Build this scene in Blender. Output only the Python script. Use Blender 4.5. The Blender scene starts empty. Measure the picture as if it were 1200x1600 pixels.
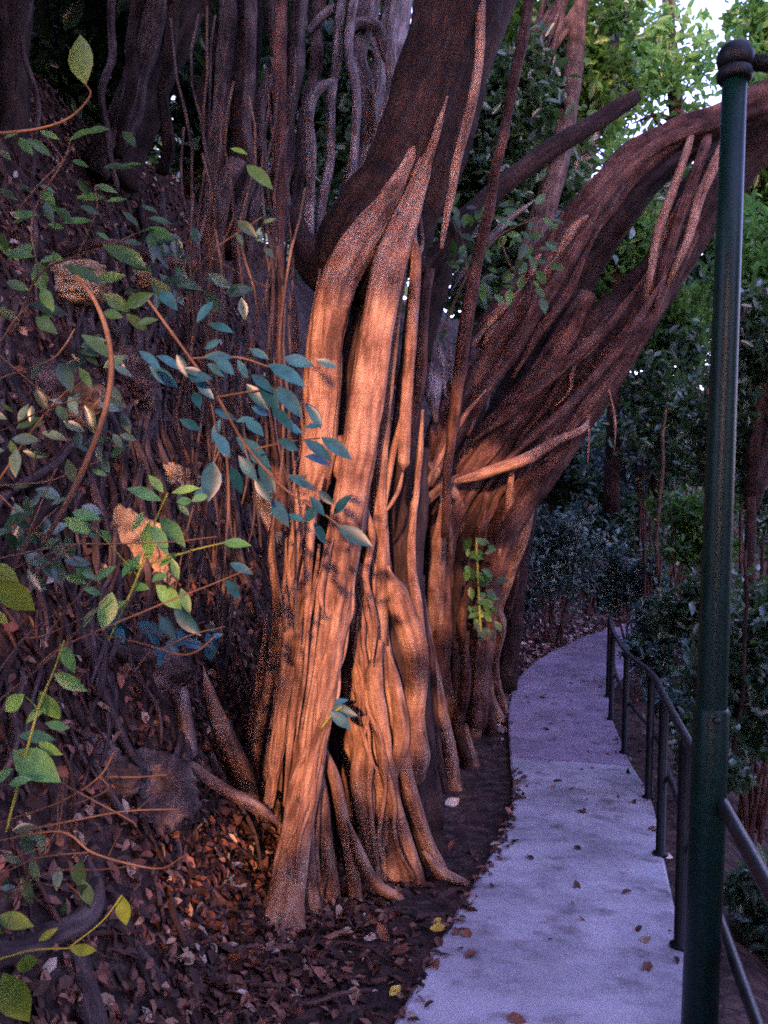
import bpy, math, random
import numpy as np
from mathutils import Vector, Matrix, noise as mn

sc = bpy.context.scene
COL = sc.collection
R = math.radians
random.seed(7)
rng = np.random.default_rng(7)

# ------------------------------------------------------------------ camera
FPX = 1350.0                        # focal length in pixels of a 1200x1600 frame
ROLL = R(1.5)
EYE = Vector((0, 0, 1.77))
cam_d = bpy.data.cameras.new('camera')
cam = bpy.data.objects.new('camera', cam_d)
COL.objects.link(cam)
cam_d.sensor_fit = 'VERTICAL'
cam_d.sensor_height = 36
cam_d.lens = FPX / 1600 * 36
cam_d.clip_end = 500
cam_d.clip_start = 0.05
ca, sa = math.cos(ROLL), math.sin(ROLL)
cam.matrix_world = Matrix(((ca, -sa, 0, EYE.x), (0, 0, -1, EYE.y), (sa, ca, 0, EYE.z), (0, 0, 0, 1)))
sc.camera = cam

# ------------------------------------------------------------------ sky, sun, exposure
SUN_EL, SUN_AZ = R(13), R(4)       # the sun stands low, behind the camera and to its left
SUN = Vector((-math.sin(SUN_AZ) * math.cos(SUN_EL), -math.cos(SUN_AZ) * math.cos(SUN_EL), math.sin(SUN_EL)))
w = bpy.data.worlds.new('World')
sc.world = w
w.use_nodes = True
nt = w.node_tree
bg = nt.nodes['Background']
sky = nt.nodes.new('ShaderNodeTexSky')
sky.sky_type = 'NISHITA'
sky.sun_disc = False
sky.sun_elevation = SUN_EL
sky.sun_rotation = math.atan2(SUN.x, SUN.y)
tint = nt.nodes.new('ShaderNodeMix')
tint.data_type = 'RGBA'
tint.blend_type = 'MULTIPLY'
tint.inputs[0].default_value = 1.0
tint.inputs[7].default_value = (1.04, 0.72, 1.12, 1)      # the violet cast of the dusk light
nt.links.new(sky.outputs[0], tint.inputs[6])
nt.links.new(tint.outputs[2], bg.inputs[0])
bg.inputs[1].default_value = 0.15

sd = bpy.data.lights.new('sun', 'SUN')
sun = bpy.data.objects.new('sun', sd)
COL.objects.link(sun)
sd.energy = 0.8
sd.angle = R(1.0)
sd.color = (1.0, 0.46, 0.25)
sun.rotation_euler = SUN.to_track_quat('Z', 'Y').to_euler()
sun.location = SUN * 40

sc.view_settings.view_transform = 'Standard'
sc.view_settings.look = 'None'
sc.view_settings.exposure = 3.35
sc.view_settings.gamma = 1
sc.render.film_transparent = False
sc.cycles.use_denoising = False
sc.cycles.use_adaptive_sampling = False
sc.cycles.sample_clamp_indirect = 0.35
sc.cycles.max_bounces = 6
sc.cycles.diffuse_bounces = 3
sc.cycles.transparent_max_bounces = 4
sc.cycles.filter_width = 1.9

# ------------------------------------------------------------------ pixel -> place helpers (1200x1600 frame)
def P(px, py, d):
    u, v = px - 600, 800 - py
    return Vector((EYE.x + (u * ca - v * sa) * d / FPX, d, EYE.z + (u * sa + v * ca) * d / FPX))

def lerp(a, b, t): return a + (b - a) * t

def interp(tab, y):
    if y <= tab[0][0]:
        (a, b), (c, e) = tab[0], tab[1]
        return b + (e - b) * (y - a) / (c - a)
    for (a, b), (c, e) in zip(tab, tab[1:]):
        if y <= c:
            return b + (e - b) * (y - a) / (c - a)
    (a, b), (c, e) = tab[-2], tab[-1]
    return e + (e - b) * (y - c) / (c - a)

def path_z(y):
    if y < 8.55: return -0.072 * y
    return -0.6156 + 0.05 * (y - 8.55) + 0.02 * max(0, y - 15)

LEFT = [(-3, -1.75), (0, -0.85), (3.4, 0.09), (4.12, 0.298), (5.39, 0.695), (6.16, 0.925), (7.2, 1.14), (8.52, 1.306),
        (10.2, 1.534), (11.5, 1.806), (12.84, 2.29), (14.4, 3.15), (15.6, 4.04), (17.0, 5.6), (18.2, 7.6), (19, 10)]
RIGHT = [(-3, -0.29), (0, 0.46), (4.19, 1.51), (5.55, 1.855), (7.1, 2.25), (8.9, 2.54), (9.94, 2.69), (10.9, 2.9),
         (12.0, 3.3), (13.2, 3.95), (14.3, 4.8), (15.6, 6.3), (16.8, 8.2), (17.7, 10)]

def softplus(b, k=6.0):
    return b if b * k > 20 else math.log1p(math.exp(b * k)) / k

def bank_b(x, y):
    return -x - 0.75 + 0.25 * (y - 4) + 0.35 * max(0, y - 13)

def T(x, y):
    base = path_z(y) - 0.055
    b = bank_b(x, y)
    h = 1.9 * softplus(b) - 0.02
    h = h if h < 6 else 6 + (h - 6) * 0.1
    k = min(1, max(0, (y + 1.5) / 4)); h *= 0.12 + 0.88 * k * k * (3 - 2 * k)
    xr = interp(RIGHT, y) + 0.3
    drop = max(0.0, x - xr)
    dz = -0.75 * drop if drop < 5 else -3.75 + 0.55 * min(drop - 5, 14)
    rough = min(1.0, max(0.0, h * 0.8)) + min(1.0, drop)
    n = mn.noise(Vector((x * 1.3, y * 1.3, 3.1))) * 0.22 + mn.noise(Vector((x * 3.7, y * 3.7, 9.0))) * 0.10 \
        + mn.noise(Vector((x * 9.0, y * 9.0, 1.0))) * 0.035
    small = mn.noise(Vector((x * 5.0, y * 5.0, 5.0))) * 0.012 - 0.012
    xl = interp(LEFT, y)
    inside = xl < x < xr
    return base + h + dz + n * rough + (small if not inside else -0.02)

def hit(px, py, d0=1.2, d1=70, step=0.04):
    d = d0
    while d < d1:
        p = P(px, py, d)
        if p.z < T(p.x, p.y):
            return p
        d += step * (1 + d * 0.1)
    return P(px, py, d1)

# ------------------------------------------------------------------ object helpers
def tag(o, label, cat, group=None, kind=None):
    o['label'] = label
    o['category'] = cat
    if group: o['group'] = group
    if kind: o['kind'] = kind
    return o

def thing(name, label, cat, loc=(0, 0, 0), group=None):
    o = bpy.data.objects.new(name, None)
    COL.objects.link(o)
    o.location = loc
    o.empty_display_size = 0.1
    return tag(o, label, cat, group)

class MB:
    def __init__(s): s.v, s.f, s.a, s.n = [], [], [], 0
    def add(s, v, f, a=None):
        v = np.asarray(v, dtype=np.float64).reshape(-1, 3)
        s.v.append(v)
        s.a.append(np.asarray(a, dtype=np.float64).reshape(-1, 3) if a is not None else v)
        s.f += [tuple(i + s.n for i in q) for q in f]
        s.n += len(v)
    def build(s, name, mat, parent=None, smooth=True):
        V = np.concatenate(s.v); A = np.concatenate(s.a)
        loc = parent.location if parent is not None else Vector((0, 0, 0))
        if parent is None:
            c = V.mean(axis=0); c[2] = V[:, 2].min(); loc = Vector(c)
        me = bpy.data.meshes.new(name)
        me.from_pydata((V - np.array(loc)).tolist(), [], s.f)
        at = me.attributes.new('bark_co', 'FLOAT_VECTOR', 'POINT')
        at.data.foreach_set('vector', A.astype(np.float32).ravel())
        if smooth: me.polygons.foreach_set('use_smooth', [True] * len(me.polygons))
        me.materials.append(mat)
        o = bpy.data.objects.new(name, me)
        COL.objects.link(o)
        if parent is not None: o.parent = parent
        else: o.location = loc
        return o

def spline(pts, rad, n_per=6):
    pts = [Vector(p) for p in pts]
    if len(pts) == 2: pts = [pts[0], (pts[0] + pts[1]) / 2, pts[1]]; rad = [rad[0], (rad[0] + rad[1]) / 2, rad[1]]
    e = [pts[0] * 2 - pts[1]] + pts + [pts[-1] * 2 - pts[-2]]
    rr = [rad[0]] + list(rad) + [rad[-1]]
    out, ro = [], []
    for i in range(1, len(e) - 2):
        p0, p1, p2, p3 = e[i - 1:i + 3]
        for k in range(n_per):
            t = k / n_per
            out.append(0.5 * ((2 * p1) + (p2 - p0) * t + (2 * p0 - 5 * p1 + 4 * p2 - p3) * t * t + (3 * p1 - p0 - 3 * p2 + p3) * t ** 3))
            s = t * t * (3 - 2 * t)
            ro.append(rr[i] * (1 - s) + rr[i + 1] * s)
    out.append(pts[-1]); ro.append(rad[-1])
    return out, ro

SEED = [0]
def tube(mb, pts, rad, seg=10, n_per=6, lump=0.12, flute=0.0, wob=0.0):
    """a bark-covered limb or root along pts, with lumps and lengthwise flutes"""
    SEED[0] += 1
    sd_ = SEED[0] * 7.31
    c, r = spline(pts, rad, n_per)
    V, A, F = [], [], []
    t = (c[1] - c[0]).normalized()
    nrm = t.orthogonal().normalized()
    L = 0
    for i in range(len(c)):
        if i: L += (c[i] - c[i - 1]).length
        tt = ((c[i + 1] if i + 1 < len(c) else c[i]) - (c[i - 1] if i else c[i])).normalized()
        nrm = (nrm - tt * nrm.dot(tt)).normalized()
        bi = tt.cross(nrm)
        cc = c[i]
        if wob:
            cc = cc + nrm * mn.noise(Vector((L * 2.2, sd_, 0))) * wob + bi * mn.noise(Vector((L * 2.2, sd_, 5))) * wob
        for k in range(seg):
            th = 2 * math.pi * k / seg
            co, si = math.cos(th), math.sin(th)
            rr = r[i]
            m = 1 + lump * mn.noise(Vector((co * 1.2 + sd_, si * 1.2, L * 2.5 / max(0.25, rr * 8))))
            m += lump * 0.6 * mn.noise(Vector((co * 2.5 + sd_, si * 2.5, L * 9)))
            if flute:
                m += flute * mn.noise(Vector((co * 2.6, si * 2.6 + sd_, L * 0.55)))
                m += flute * 0.7 * mn.noise(Vector((co * 5.0, si * 5.0 + sd_, L * 0.8)))
                m += flute * 0.35 * mn.noise(Vector((co * 11.0, si * 11.0 + sd_, L * 1.6)))
            V.append(cc + (nrm * co + bi * si) * rr * m)
            A.append((co * max(rr, 0.01) + sd_, si * max(rr, 0.01), L))
    N = len(c)
    for i in range(N - 1):
        for k in range(seg):
            a, b = i * seg + k, i * seg + (k + 1) % seg
            F.append((a, b, b + seg, a + seg))
    F.append(tuple(range(seg - 1, -1, -1)))
    F.append(tuple((N - 1) * seg + k for k in range(seg)))
    mb.add([tuple(v) for v in V], F, A)

def lathe(mb, p0, p1, prof, seg=20):
    """a turned shape along p0->p1; prof = [(t along, radius)]"""
    p0, p1 = Vector(p0), Vector(p1)
    ax = (p1 - p0); t = ax.normalized()
    n = t.orthogonal().normalized(); b = t.cross(n)
    V, F = [], []
    for (s, r) in prof:
        for k in range(seg):
            th = 2 * math.pi * k / seg
            V.append(tuple(p0 + t * s + (n * math.cos(th) + b * math.sin(th)) * r))
    for i in range(len(prof) - 1):
        for k in range(seg):
            a, c = i * seg + k, i * seg + (k + 1) % seg
            F.append((a, c, c + seg, a + seg))
    F.append(tuple(range(seg - 1, -1, -1)))
    F.append(tuple((len(prof) - 1) * seg + k for k in range(seg)))
    mb.add(V, F)

def leaf(mb, base, tip, width, facing, fold=0.25, droop=0.12):
    """one leaf blade, pointed at both ends, folded along its midrib"""
    base, tip = Vector(base), Vector(tip)
    ax = tip - base; L = ax.length; ax.normalize()
    side = ax.cross(Vector(facing)).normalized()
    up = side.cross(ax).normalized()
    prof = [(0, 0.04), (0.14, 0.5), (0.32, 0.92), (0.5, 1.0), (0.68, 0.82), (0.85, 0.42), (0.95, 0.14), (1, 0.01)]
    V, F = [], []
    for (s, ww) in prof:
        c = base + ax * (L * s) - up * (droop * L * s * s)
        wv = ww * width / 2
        V += [tuple(c - side * wv + up * fold * wv), tuple(c), tuple(c + side * wv + up * fold * wv)]
    for i in range(len(prof) - 1):
        a = i * 3
        F += [(a, a + 1, a + 4, a + 3), (a + 1, a + 2, a + 5, a + 4)]
    mb.add(V, F)

def cloud(mb, pos, size, up_bias=0.6, aspect=0.45, quad=False, size_var=0.4, hang=0.3, nrm=None):
    """many leaves, one at each row of pos"""
    n = len(pos)
    if n == 0: return
    nr = rng.normal(size=(n, 3)); nr[:, 2] += up_bias * 1.5
    if nrm is not None: nr = nrm * 1.6 + rng.normal(size=(n, 3)) * 0.55
    nr /= np.linalg.norm(nr, axis=1)[:, None]
    ax = rng.normal(size=(n, 3)); ax[:, 2] -= hang
    ax -= nr * (ax * nr).sum(1)[:, None]
    ax /= np.linalg.norm(ax, axis=1)[:, None]
    sd_ = np.cross(nr, ax)
    L = size * (1 + size_var * rng.uniform(-1, 1, n))[:, None]
    W = L * aspect * 0.5
    b = pos - ax * L * 0.5
    if quad:
        V = np.stack([b, pos + sd_ * W, pos + ax * L * 0.5, pos - sd_ * W], 1)
        k = 4; fs = [(0, 1, 2, 3)]
    else:
        V = np.stack([b, b + ax * L * 0.3 + sd_ * W * 0.9 + nr * W * 0.3, b + ax * L * 0.65 + sd_ * W * 0.8 + nr * W * 0.25,
                      b + ax * L - nr * L * 0.12, b + ax * L * 0.65 - sd_ * W * 0.8 + nr * W * 0.25, b + ax * L * 0.3 - sd_ * W * 0.9 + nr * W * 0.3], 1)
        k = 6; fs = [(0, 1, 2, 3), (0, 3, 4, 5)]
    F = []
    for i in range(n):
        F += [tuple(q + i * k for q in f) for f in fs]
    mb.add(V.reshape(-1, 3), F)

def clumped(c, rad, n, clumps, spread=0.3, shell=0.5):
    """leaf positions gathered in clumps inside an ellipsoid"""
    c, rad = np.array(c), np.array(rad)
    d = rng.normal(size=(clumps, 3)); d /= np.linalg.norm(d, axis=1)[:, None]
    q = d * (rng.uniform(0, 1, clumps) ** shell)[:, None]
    wts = rng.uniform(0.3, 1.6, clumps); wts /= wts.sum()
    idx = rng.choice(clumps, n, p=wts)
    sp = spread * rng.uniform(0.5, 1.2, clumps)[idx][:, None]
    return c + (q[idx] + rng.normal(size=(n, 3)) * sp * 0.6) * rad

def rock(mb, c, rad, seed, sub=5, rough=0.35):
    import bmesh
    bm = bmesh.new()
    bmesh.ops.create_icosphere(bm, subdivisions=sub, radius=1)
    V = []
    rr = random.Random(seed * 17 + 3)
    pl_ = []
    for _ in range(11):
        n_ = Vector((rr.gauss(0, 1), rr.gauss(0, 1), rr.gauss(0, 1))).normalized()
        pl_.append((n_, rr.uniform(0.62, 1.0)))
    for v in bm.verts:
        d = v.co.normalized()
        m = 1.12
        for n_, h_ in pl_:
            q = d.dot(n_)
            if q > 0.05: m = min(m, h_ / q)
        m *= 1 + rough * 0.35 * mn.noise(d * 2.2 + Vector((seed * 3.3, 0, 0))) + rough * 0.3 * mn.noise(d * 6 + Vector((seed, 7, 0))) + rough * 0.14 * mn.noise(d * 14 + Vector((seed, 1, 4)))
        V.append((c[0] + d.x * rad[0] * m, c[1] + d.y * rad[1] * m, c[2] + d.z * rad[2] * m))
    F = [tuple(q.index for q in f.verts) for f in bm.faces]
    bm.free()
    mb.add(V, F)

# ------------------------------------------------------------------ materials
def mat(name):
    m = bpy.data.materials.new(name)
    m.use_nodes = True
    return m, m.node_tree, m.node_tree.nodes['Principled BSDF']

def node(nt, t, **kw):
    n = nt.nodes.new(t)
    for k, v in kw.items(): setattr(n, k, v)
    return n

def ramp(nt, fac, stops):
    n = nt.nodes.new('ShaderNodeValToRGB')
    e = n.color_ramp.elements
    while len(e) < len(stops): e.new(0.5)
    for i, (p, c) in enumerate(stops):
        e[i].position = p
        e[i].color = (*c, 1)
    nt.links.new(fac, n.inputs[0])
    return n

def bark(name, cols, bump=0.5, rough=0.85, ring=0.5):
    m, nt, b = mat(name)
    at = node(nt, 'ShaderNodeAttribute', attribute_name='bark_co')
    mp = node(nt, 'ShaderNodeMapping')
    mp.inputs['Scale'].default_value = (1, 1, 0.16)
    nt.links.new(at.outputs['Vector'], mp.inputs[0])
    n1 = node(nt, 'ShaderNodeTexNoise'); n1.inputs['Scale'].default_value = 30; n1.inputs['Detail'].default_value = 8; n1.inputs['Roughness'].default_value = 0.65
    nt.links.new(mp.outputs[0], n1.inputs['Vector'])
    n2 = node(nt, 'ShaderNodeTexNoise'); n2.inputs['Scale'].default_value = 5; n2.inputs['Detail'].default_value = 5
    nt.links.new(at.outputs['Vector'], n2.inputs['Vector'])
    mp3 = node(nt, 'ShaderNodeMapping'); mp3.inputs['Scale'].default_value = (0.35, 0.35, 3.5)
    nt.links.new(at.outputs['Vector'], mp3.inputs[0])
    n3 = node(nt, 'ShaderNodeTexNoise'); n3.inputs['Scale'].default_value = 16; n3.inputs['Detail'].default_value = 4
    nt.links.new(mp3.outputs[0], n3.inputs['Vector'])
    mx = node(nt, 'ShaderNodeMath', operation='MULTIPLY_ADD'); mx.inputs[1].default_value = 0.55
    nt.links.new(n1.outputs[0], mx.inputs[0])
    ml = node(nt, 'ShaderNodeMath', operation='MULTIPLY'); ml.inputs[1].default_value = 0.45
    nt.links.new(n2.outputs[0], ml.inputs[0]); nt.links.new(ml.outputs[0], mx.inputs[2])
    cr = ramp(nt, mx.outputs[0], [(0.39, cols[0]), (0.5, cols[1]), (0.62, cols[2])])
    nt.links.new(cr.outputs[0], b.inputs['Base Color'])
    b.inputs['Roughness'].default_value = rough
    b.inputs['Specular IOR Level'].default_value = 0.25
    h = node(nt, 'ShaderNodeMath', operation='MULTIPLY_ADD'); h.inputs[1].default_value = ring
    nt.links.new(n3.outputs[0], h.inputs[0]); nt.links.new(n1.outputs[0], h.inputs[2])
    bu = node(nt, 'ShaderNodeBump'); bu.inputs['Strength'].default_value = bump; bu.inputs['Distance'].default_value = 0.02
    nt.links.new(h.outputs[0], bu.inputs['Height']); nt.links.new(bu.outputs[0], b.inputs['Normal'])
    return m

def leafmat(name, stops, trans=0.35, rough=0.4, spec=0.4, tcol=(0.25, 0.5, 0.06)):
    m, nt, b = mat(name)
    g = node(nt, 'ShaderNodeNewGeometry')
    cr = ramp(nt, g.outputs['Random Per Island'], stops)
    tc = node(nt, 'ShaderNodeTexCoord')
    n = node(nt, 'ShaderNodeTexNoise'); n.inputs['Scale'].default_value = 25; n.inputs['Detail'].default_value = 4
    nt.links.new(tc.outputs['Object'], n.inputs['Vector'])
    hs = node(nt, 'ShaderNodeHueSaturation')
    mr = node(nt, 'ShaderNodeMapRange'); mr.inputs[1].default_value = 0.3; mr.inputs[2].default_value = 0.7; mr.inputs[3].default_value = 0.65; mr.inputs[4].default_value = 1.3
    nt.links.new(n.outputs[0], mr.inputs[0]); nt.links.new(mr.outputs[0], hs.inputs['Value'])
    nt.links.new(cr.outputs[0], hs.inputs['Color'])
    nt.links.new(hs.outputs[0], b.inputs['Base Color'])
    b.inputs['Roughness'].default_value = rough
    b.inputs['Specular IOR Level'].default_value = spec
    if trans:
        t = node(nt, 'ShaderNodeBsdfTranslucent')
        mc = node(nt, 'ShaderNodeMix', data_type='RGBA'); mc.inputs[0].default_value = 0.5
        nt.links.new(hs.outputs[0], mc.inputs[6]); mc.inputs[7].default_value = (*tcol, 1)
        nt.links.new(mc.outputs[2], t.inputs[0])
        ms = node(nt, 'ShaderNodeMixShader'); ms.inputs[0].default_value = trans
        nt.links.new(b.outputs[0], ms.inputs[1]); nt.links.new(t.outputs[0], ms.inputs[2])
        nt.links.new(ms.outputs[0], nt.nodes['Material Output'].inputs[0])
    return m

def noisy(name, stops, scale=6, detail=8, bump=0.4, dist=0.03, rough=0.9, spec=0.3, stretch=None, fine=0):
    m, nt, b = mat(name)
    tc = node(nt, 'ShaderNodeTexCoord')
    src = tc.outputs['Object']
    if stretch:
        mp = node(nt, 'ShaderNodeMapping'); mp.inputs['Scale'].default_value = stretch
        nt.links.new(src, mp.inputs[0]); src = mp.outputs[0]
    n = node(nt, 'ShaderNodeTexNoise'); n.inputs['Scale'].default_value = scale; n.inputs['Detail'].default_value = detail; n.inputs['Roughness'].default_value = 0.62
    nt.links.new(src, n.inputs['Vector'])
    cr = ramp(nt, n.outputs[0], stops)
    nt.links.new(cr.outputs[0], b.inputs['Base Color'])
    b.inputs['Roughness'].default_value = rough
    b.inputs['Specular IOR Level'].default_value = spec
    n2 = node(nt, 'ShaderNodeTexNoise'); n2.inputs['Scale'].default_value = fine or scale * 3; n2.inputs['Detail'].default_value = 8
    nt.links.new(src, n2.inputs['Vector'])
    bu = node(nt, 'ShaderNodeBump'); bu.inputs['Strength'].default_value = bump; bu.inputs['Distance'].default_value = dist
    nt.links.new(n2.outputs[0], bu.inputs['Height']); nt.links.new(bu.outputs[0], b.inputs['Normal'])
    return m

def concrete(name, dark, mid, light):
    m, nt, b = mat(name)
    tc = node(nt, 'ShaderNodeTexCoord')
    n = node(nt, 'ShaderNodeTexNoise'); n.inputs['Scale'].default_value = 1.8; n.inputs['Detail'].default_value = 9; n.inputs['Roughness'].default_value = 0.7
    nt.links.new(tc.outputs['Object'], n.inputs['Vector'])
    cr = ramp(nt, n.outputs[0], [(0.36, dark), (0.5, mid), (0.60, light)])
    s = node(nt, 'ShaderNodeTexNoise'); s.inputs['Scale'].default_value = 5.5; s.inputs['Detail'].default_value = 3
    nt.links.new(tc.outputs['Object'], s.inputs['Vector'])
    sr = ramp(nt, s.outputs[0], [(0.58, (1, 1, 1)), (0.72, (0.5, 0.46, 0.46))])
    f = node(nt, 'ShaderNodeTexNoise'); f.inputs['Scale'].default_value = 140; f.inputs['Detail'].default_value = 3
    nt.links.new(tc.outputs['Object'], f.inputs['Vector'])
    fr = ramp(nt, f.outputs[0], [(0.3, (0.78, 0.78, 0.78)), (0.7, (1.1, 1.1, 1.1))])
    m1 = node(nt, 'ShaderNodeMix', data_type='RGBA', blend_type='MULTIPLY'); m1.inputs[0].default_value = 1
    m2 = node(nt, 'ShaderNodeMix', data_type='RGBA', blend_type='MULTIPLY'); m2.inputs[0].default_value = 1
    nt.links.new(cr.outputs[0], m1.inputs[6]); nt.links.new(sr.outputs[0], m1.inputs[7])
    nt.links.new(m1.outputs[2], m2.inputs[6]); nt.links.new(fr.outputs[0], m2.inputs[7])
    nt.links.new(m2.outputs[2], b.inputs['Base Color'])
    b.inputs['Roughness'].default_value = 0.9
    bu = node(nt, 'ShaderNodeBump'); bu.inputs['Strength'].default_value = 0.35; bu.inputs['Distance'].default_value = 0.006
    nt.links.new(f.outputs[0], bu.inputs['Height']); nt.links.new(bu.outputs[0], b.inputs['Normal'])
    return m

M = {}
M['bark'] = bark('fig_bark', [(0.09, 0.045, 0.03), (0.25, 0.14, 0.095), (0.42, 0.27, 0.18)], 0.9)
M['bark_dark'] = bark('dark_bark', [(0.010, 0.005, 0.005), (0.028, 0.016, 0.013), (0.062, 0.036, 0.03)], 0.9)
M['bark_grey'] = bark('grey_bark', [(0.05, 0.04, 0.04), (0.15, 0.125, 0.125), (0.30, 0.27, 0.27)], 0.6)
M['bark_red'] = bark('reddish_bark', [(0.02, 0.009, 0.007), (0.075, 0.036, 0.028), (0.155, 0.082, 0.062)], 0.9)  # darkened to carry the overhead shade on the leaning fig's upper limbs
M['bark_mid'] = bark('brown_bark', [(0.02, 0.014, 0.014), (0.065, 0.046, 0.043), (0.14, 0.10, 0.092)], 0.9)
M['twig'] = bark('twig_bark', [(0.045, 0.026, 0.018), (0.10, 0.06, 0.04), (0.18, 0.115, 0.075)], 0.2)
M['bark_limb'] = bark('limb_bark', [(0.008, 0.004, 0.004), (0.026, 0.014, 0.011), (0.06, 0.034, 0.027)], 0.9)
M['green_stem'] = bark('green_stem', [(0.10, 0.12, 0.02), (0.18, 0.22, 0.04), (0.26, 0.3, 0.06)], 0.2)
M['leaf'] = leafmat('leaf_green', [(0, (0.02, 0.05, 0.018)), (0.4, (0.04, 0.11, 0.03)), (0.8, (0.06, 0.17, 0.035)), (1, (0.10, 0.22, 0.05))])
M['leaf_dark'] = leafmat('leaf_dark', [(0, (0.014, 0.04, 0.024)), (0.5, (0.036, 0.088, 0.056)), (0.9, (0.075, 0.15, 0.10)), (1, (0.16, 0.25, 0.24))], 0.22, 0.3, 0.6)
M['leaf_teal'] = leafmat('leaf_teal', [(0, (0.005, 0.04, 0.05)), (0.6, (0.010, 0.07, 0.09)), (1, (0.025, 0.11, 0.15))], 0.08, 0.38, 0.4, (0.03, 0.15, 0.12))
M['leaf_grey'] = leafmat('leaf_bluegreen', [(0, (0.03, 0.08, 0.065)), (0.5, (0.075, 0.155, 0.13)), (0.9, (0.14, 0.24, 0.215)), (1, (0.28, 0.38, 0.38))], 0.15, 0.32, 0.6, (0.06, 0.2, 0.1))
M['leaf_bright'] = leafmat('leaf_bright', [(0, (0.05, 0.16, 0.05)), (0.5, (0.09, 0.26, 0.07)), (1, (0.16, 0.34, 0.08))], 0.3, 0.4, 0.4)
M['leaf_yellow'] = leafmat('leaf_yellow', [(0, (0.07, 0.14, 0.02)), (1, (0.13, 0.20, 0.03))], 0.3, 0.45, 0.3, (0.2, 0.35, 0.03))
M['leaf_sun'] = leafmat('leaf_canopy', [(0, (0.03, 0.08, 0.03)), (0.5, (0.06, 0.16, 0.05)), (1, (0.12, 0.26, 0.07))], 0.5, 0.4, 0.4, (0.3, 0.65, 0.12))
M['litter'] = leafmat('leaf_litter', [(0, (0.02, 0.011, 0.009)), (0.4, (0.07, 0.032, 0.022)), (0.7, (0.16, 0.066, 0.042)), (0.9, (0.27, 0.12, 0.075)), (0.97, (0.36, 0.25, 0.16)), (1, (0.5, 0.42, 0.33))], 0, 0.7, 0.3)
M['litter_pale'] = leafmat('pale_litter', [(0, (0.07, 0.04, 0.035)), (0.5, (0.2, 0.12, 0.11)), (0.85, (0.36, 0.26, 0.23)), (1, (0.6, 0.5, 0.45))], 0, 0.7, 0.3)
M['fallen_yellow'] = leafmat('fallen_yellow', [(0, (0.75, 0.5, 0.06)), (1, (0.8, 0.6, 0.1))], 0.1, 0.6, 0.3)
M['fallen_pale'] = leafmat('fallen_pale', [(0, (0.55, 0.46, 0.34)), (1, (0.72, 0.62, 0.46))], 0, 0.7, 0.3)
M['soil'] = noisy('forest_soil', [(0.36, (0.018, 0.010, 0.009)), (0.5, (0.055, 0.03, 0.025)), (0.64, (0.13, 0.075, 0.06))], 9, 12, 1.0, 0.08)
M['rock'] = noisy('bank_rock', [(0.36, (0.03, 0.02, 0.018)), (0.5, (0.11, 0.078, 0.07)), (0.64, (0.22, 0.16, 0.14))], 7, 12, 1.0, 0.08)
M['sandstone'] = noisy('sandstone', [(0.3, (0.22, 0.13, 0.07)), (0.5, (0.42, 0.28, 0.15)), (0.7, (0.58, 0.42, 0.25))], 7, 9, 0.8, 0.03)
M['paint'] = noisy('green_paint', [(0.3, (0.0015, 0.014, 0.010)), (0.7, (0.003, 0.024, 0.017))], 12, 5, 0.2, 0.004, 0.42, 0.22)
M['paint_dark'] = noisy('dark_paint', [(0.3, (0.003, 0.006, 0.007)), (0.7, (0.008, 0.012, 0.013))], 14, 6, 0.12, 0.004, 0.5, 0.25)
M['rail'] = noisy('rail_paint', [(0.3, (0.004, 0.006, 0.006)), (0.7, (0.016, 0.02, 0.02))], 10, 6, 0.1, 0.004, 0.45, 0.35)
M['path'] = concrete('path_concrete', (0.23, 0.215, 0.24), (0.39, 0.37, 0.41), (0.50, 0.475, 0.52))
M['path_far'] = concrete('darker_concrete', (0.17, 0.135, 0.18), (0.27, 0.215, 0.285), (0.35, 0.285, 0.365))  # darker, pinker concrete for the far slab

# ------------------------------------------------------------------ the setting: ground and path
def axis(parts):
    out = []
    for a, b, st in parts:
        n = max(1, round((b - a) / st)); out += [a + (b - a) * i / n for i in range(n)]
    return out + [parts[-1][1]]
xs = axis([(-90, -20, 10), (-20, -8, 1.0), (-8, -3.5, 0.25), (-3.5, 1.4, 0.06), (1.4, 5, 0.15), (5, 20, 0.8), (20, 90, 10)])
ys = axis([(-60, -12, 8), (-12, 0, 0.8), (0, 2.5, 0.15), (2.5, 9, 0.065), (9, 20, 0.18), (20, 40, 0.8), (40, 160, 12)])
V = [(x, y, T(x, y)) for y in ys for x in xs]
nx = len(xs)
F = [(j * nx + i, j * nx + i + 1, (j + 1) * nx + i + 1, (j + 1) * nx + i) for j in range(len(ys) - 1) for i in range(nx - 1)]
mb = MB(); mb.add(V, F)
g = mb.build('ground', M['soil']); g['kind'] = 'structure'

def resample(tab, n, y0, y1):
    pts = [Vector((interp(tab, y0), y0, 0))] + [Vector((x, y, 0)) for y, x in tab if y0 < y < y1] + [Vector((interp(tab, y1), y1, 0))]
    c, _ = spline(pts, [1] * len(pts), 8)
    d = [0]
    for a, b in zip(c, c[1:]): d.append(d[-1] + (b - a).length)
    out = []
    for i in range(n):
        s = d[-1] * i / (n - 1)
        k = 0
        while k < len(d) - 2 and d[k + 1] < s: k += 1
        out.append(c[k].lerp(c[k + 1], (s - d[k]) / max(1e-6, d[k + 1] - d[k])))
    return out

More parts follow.
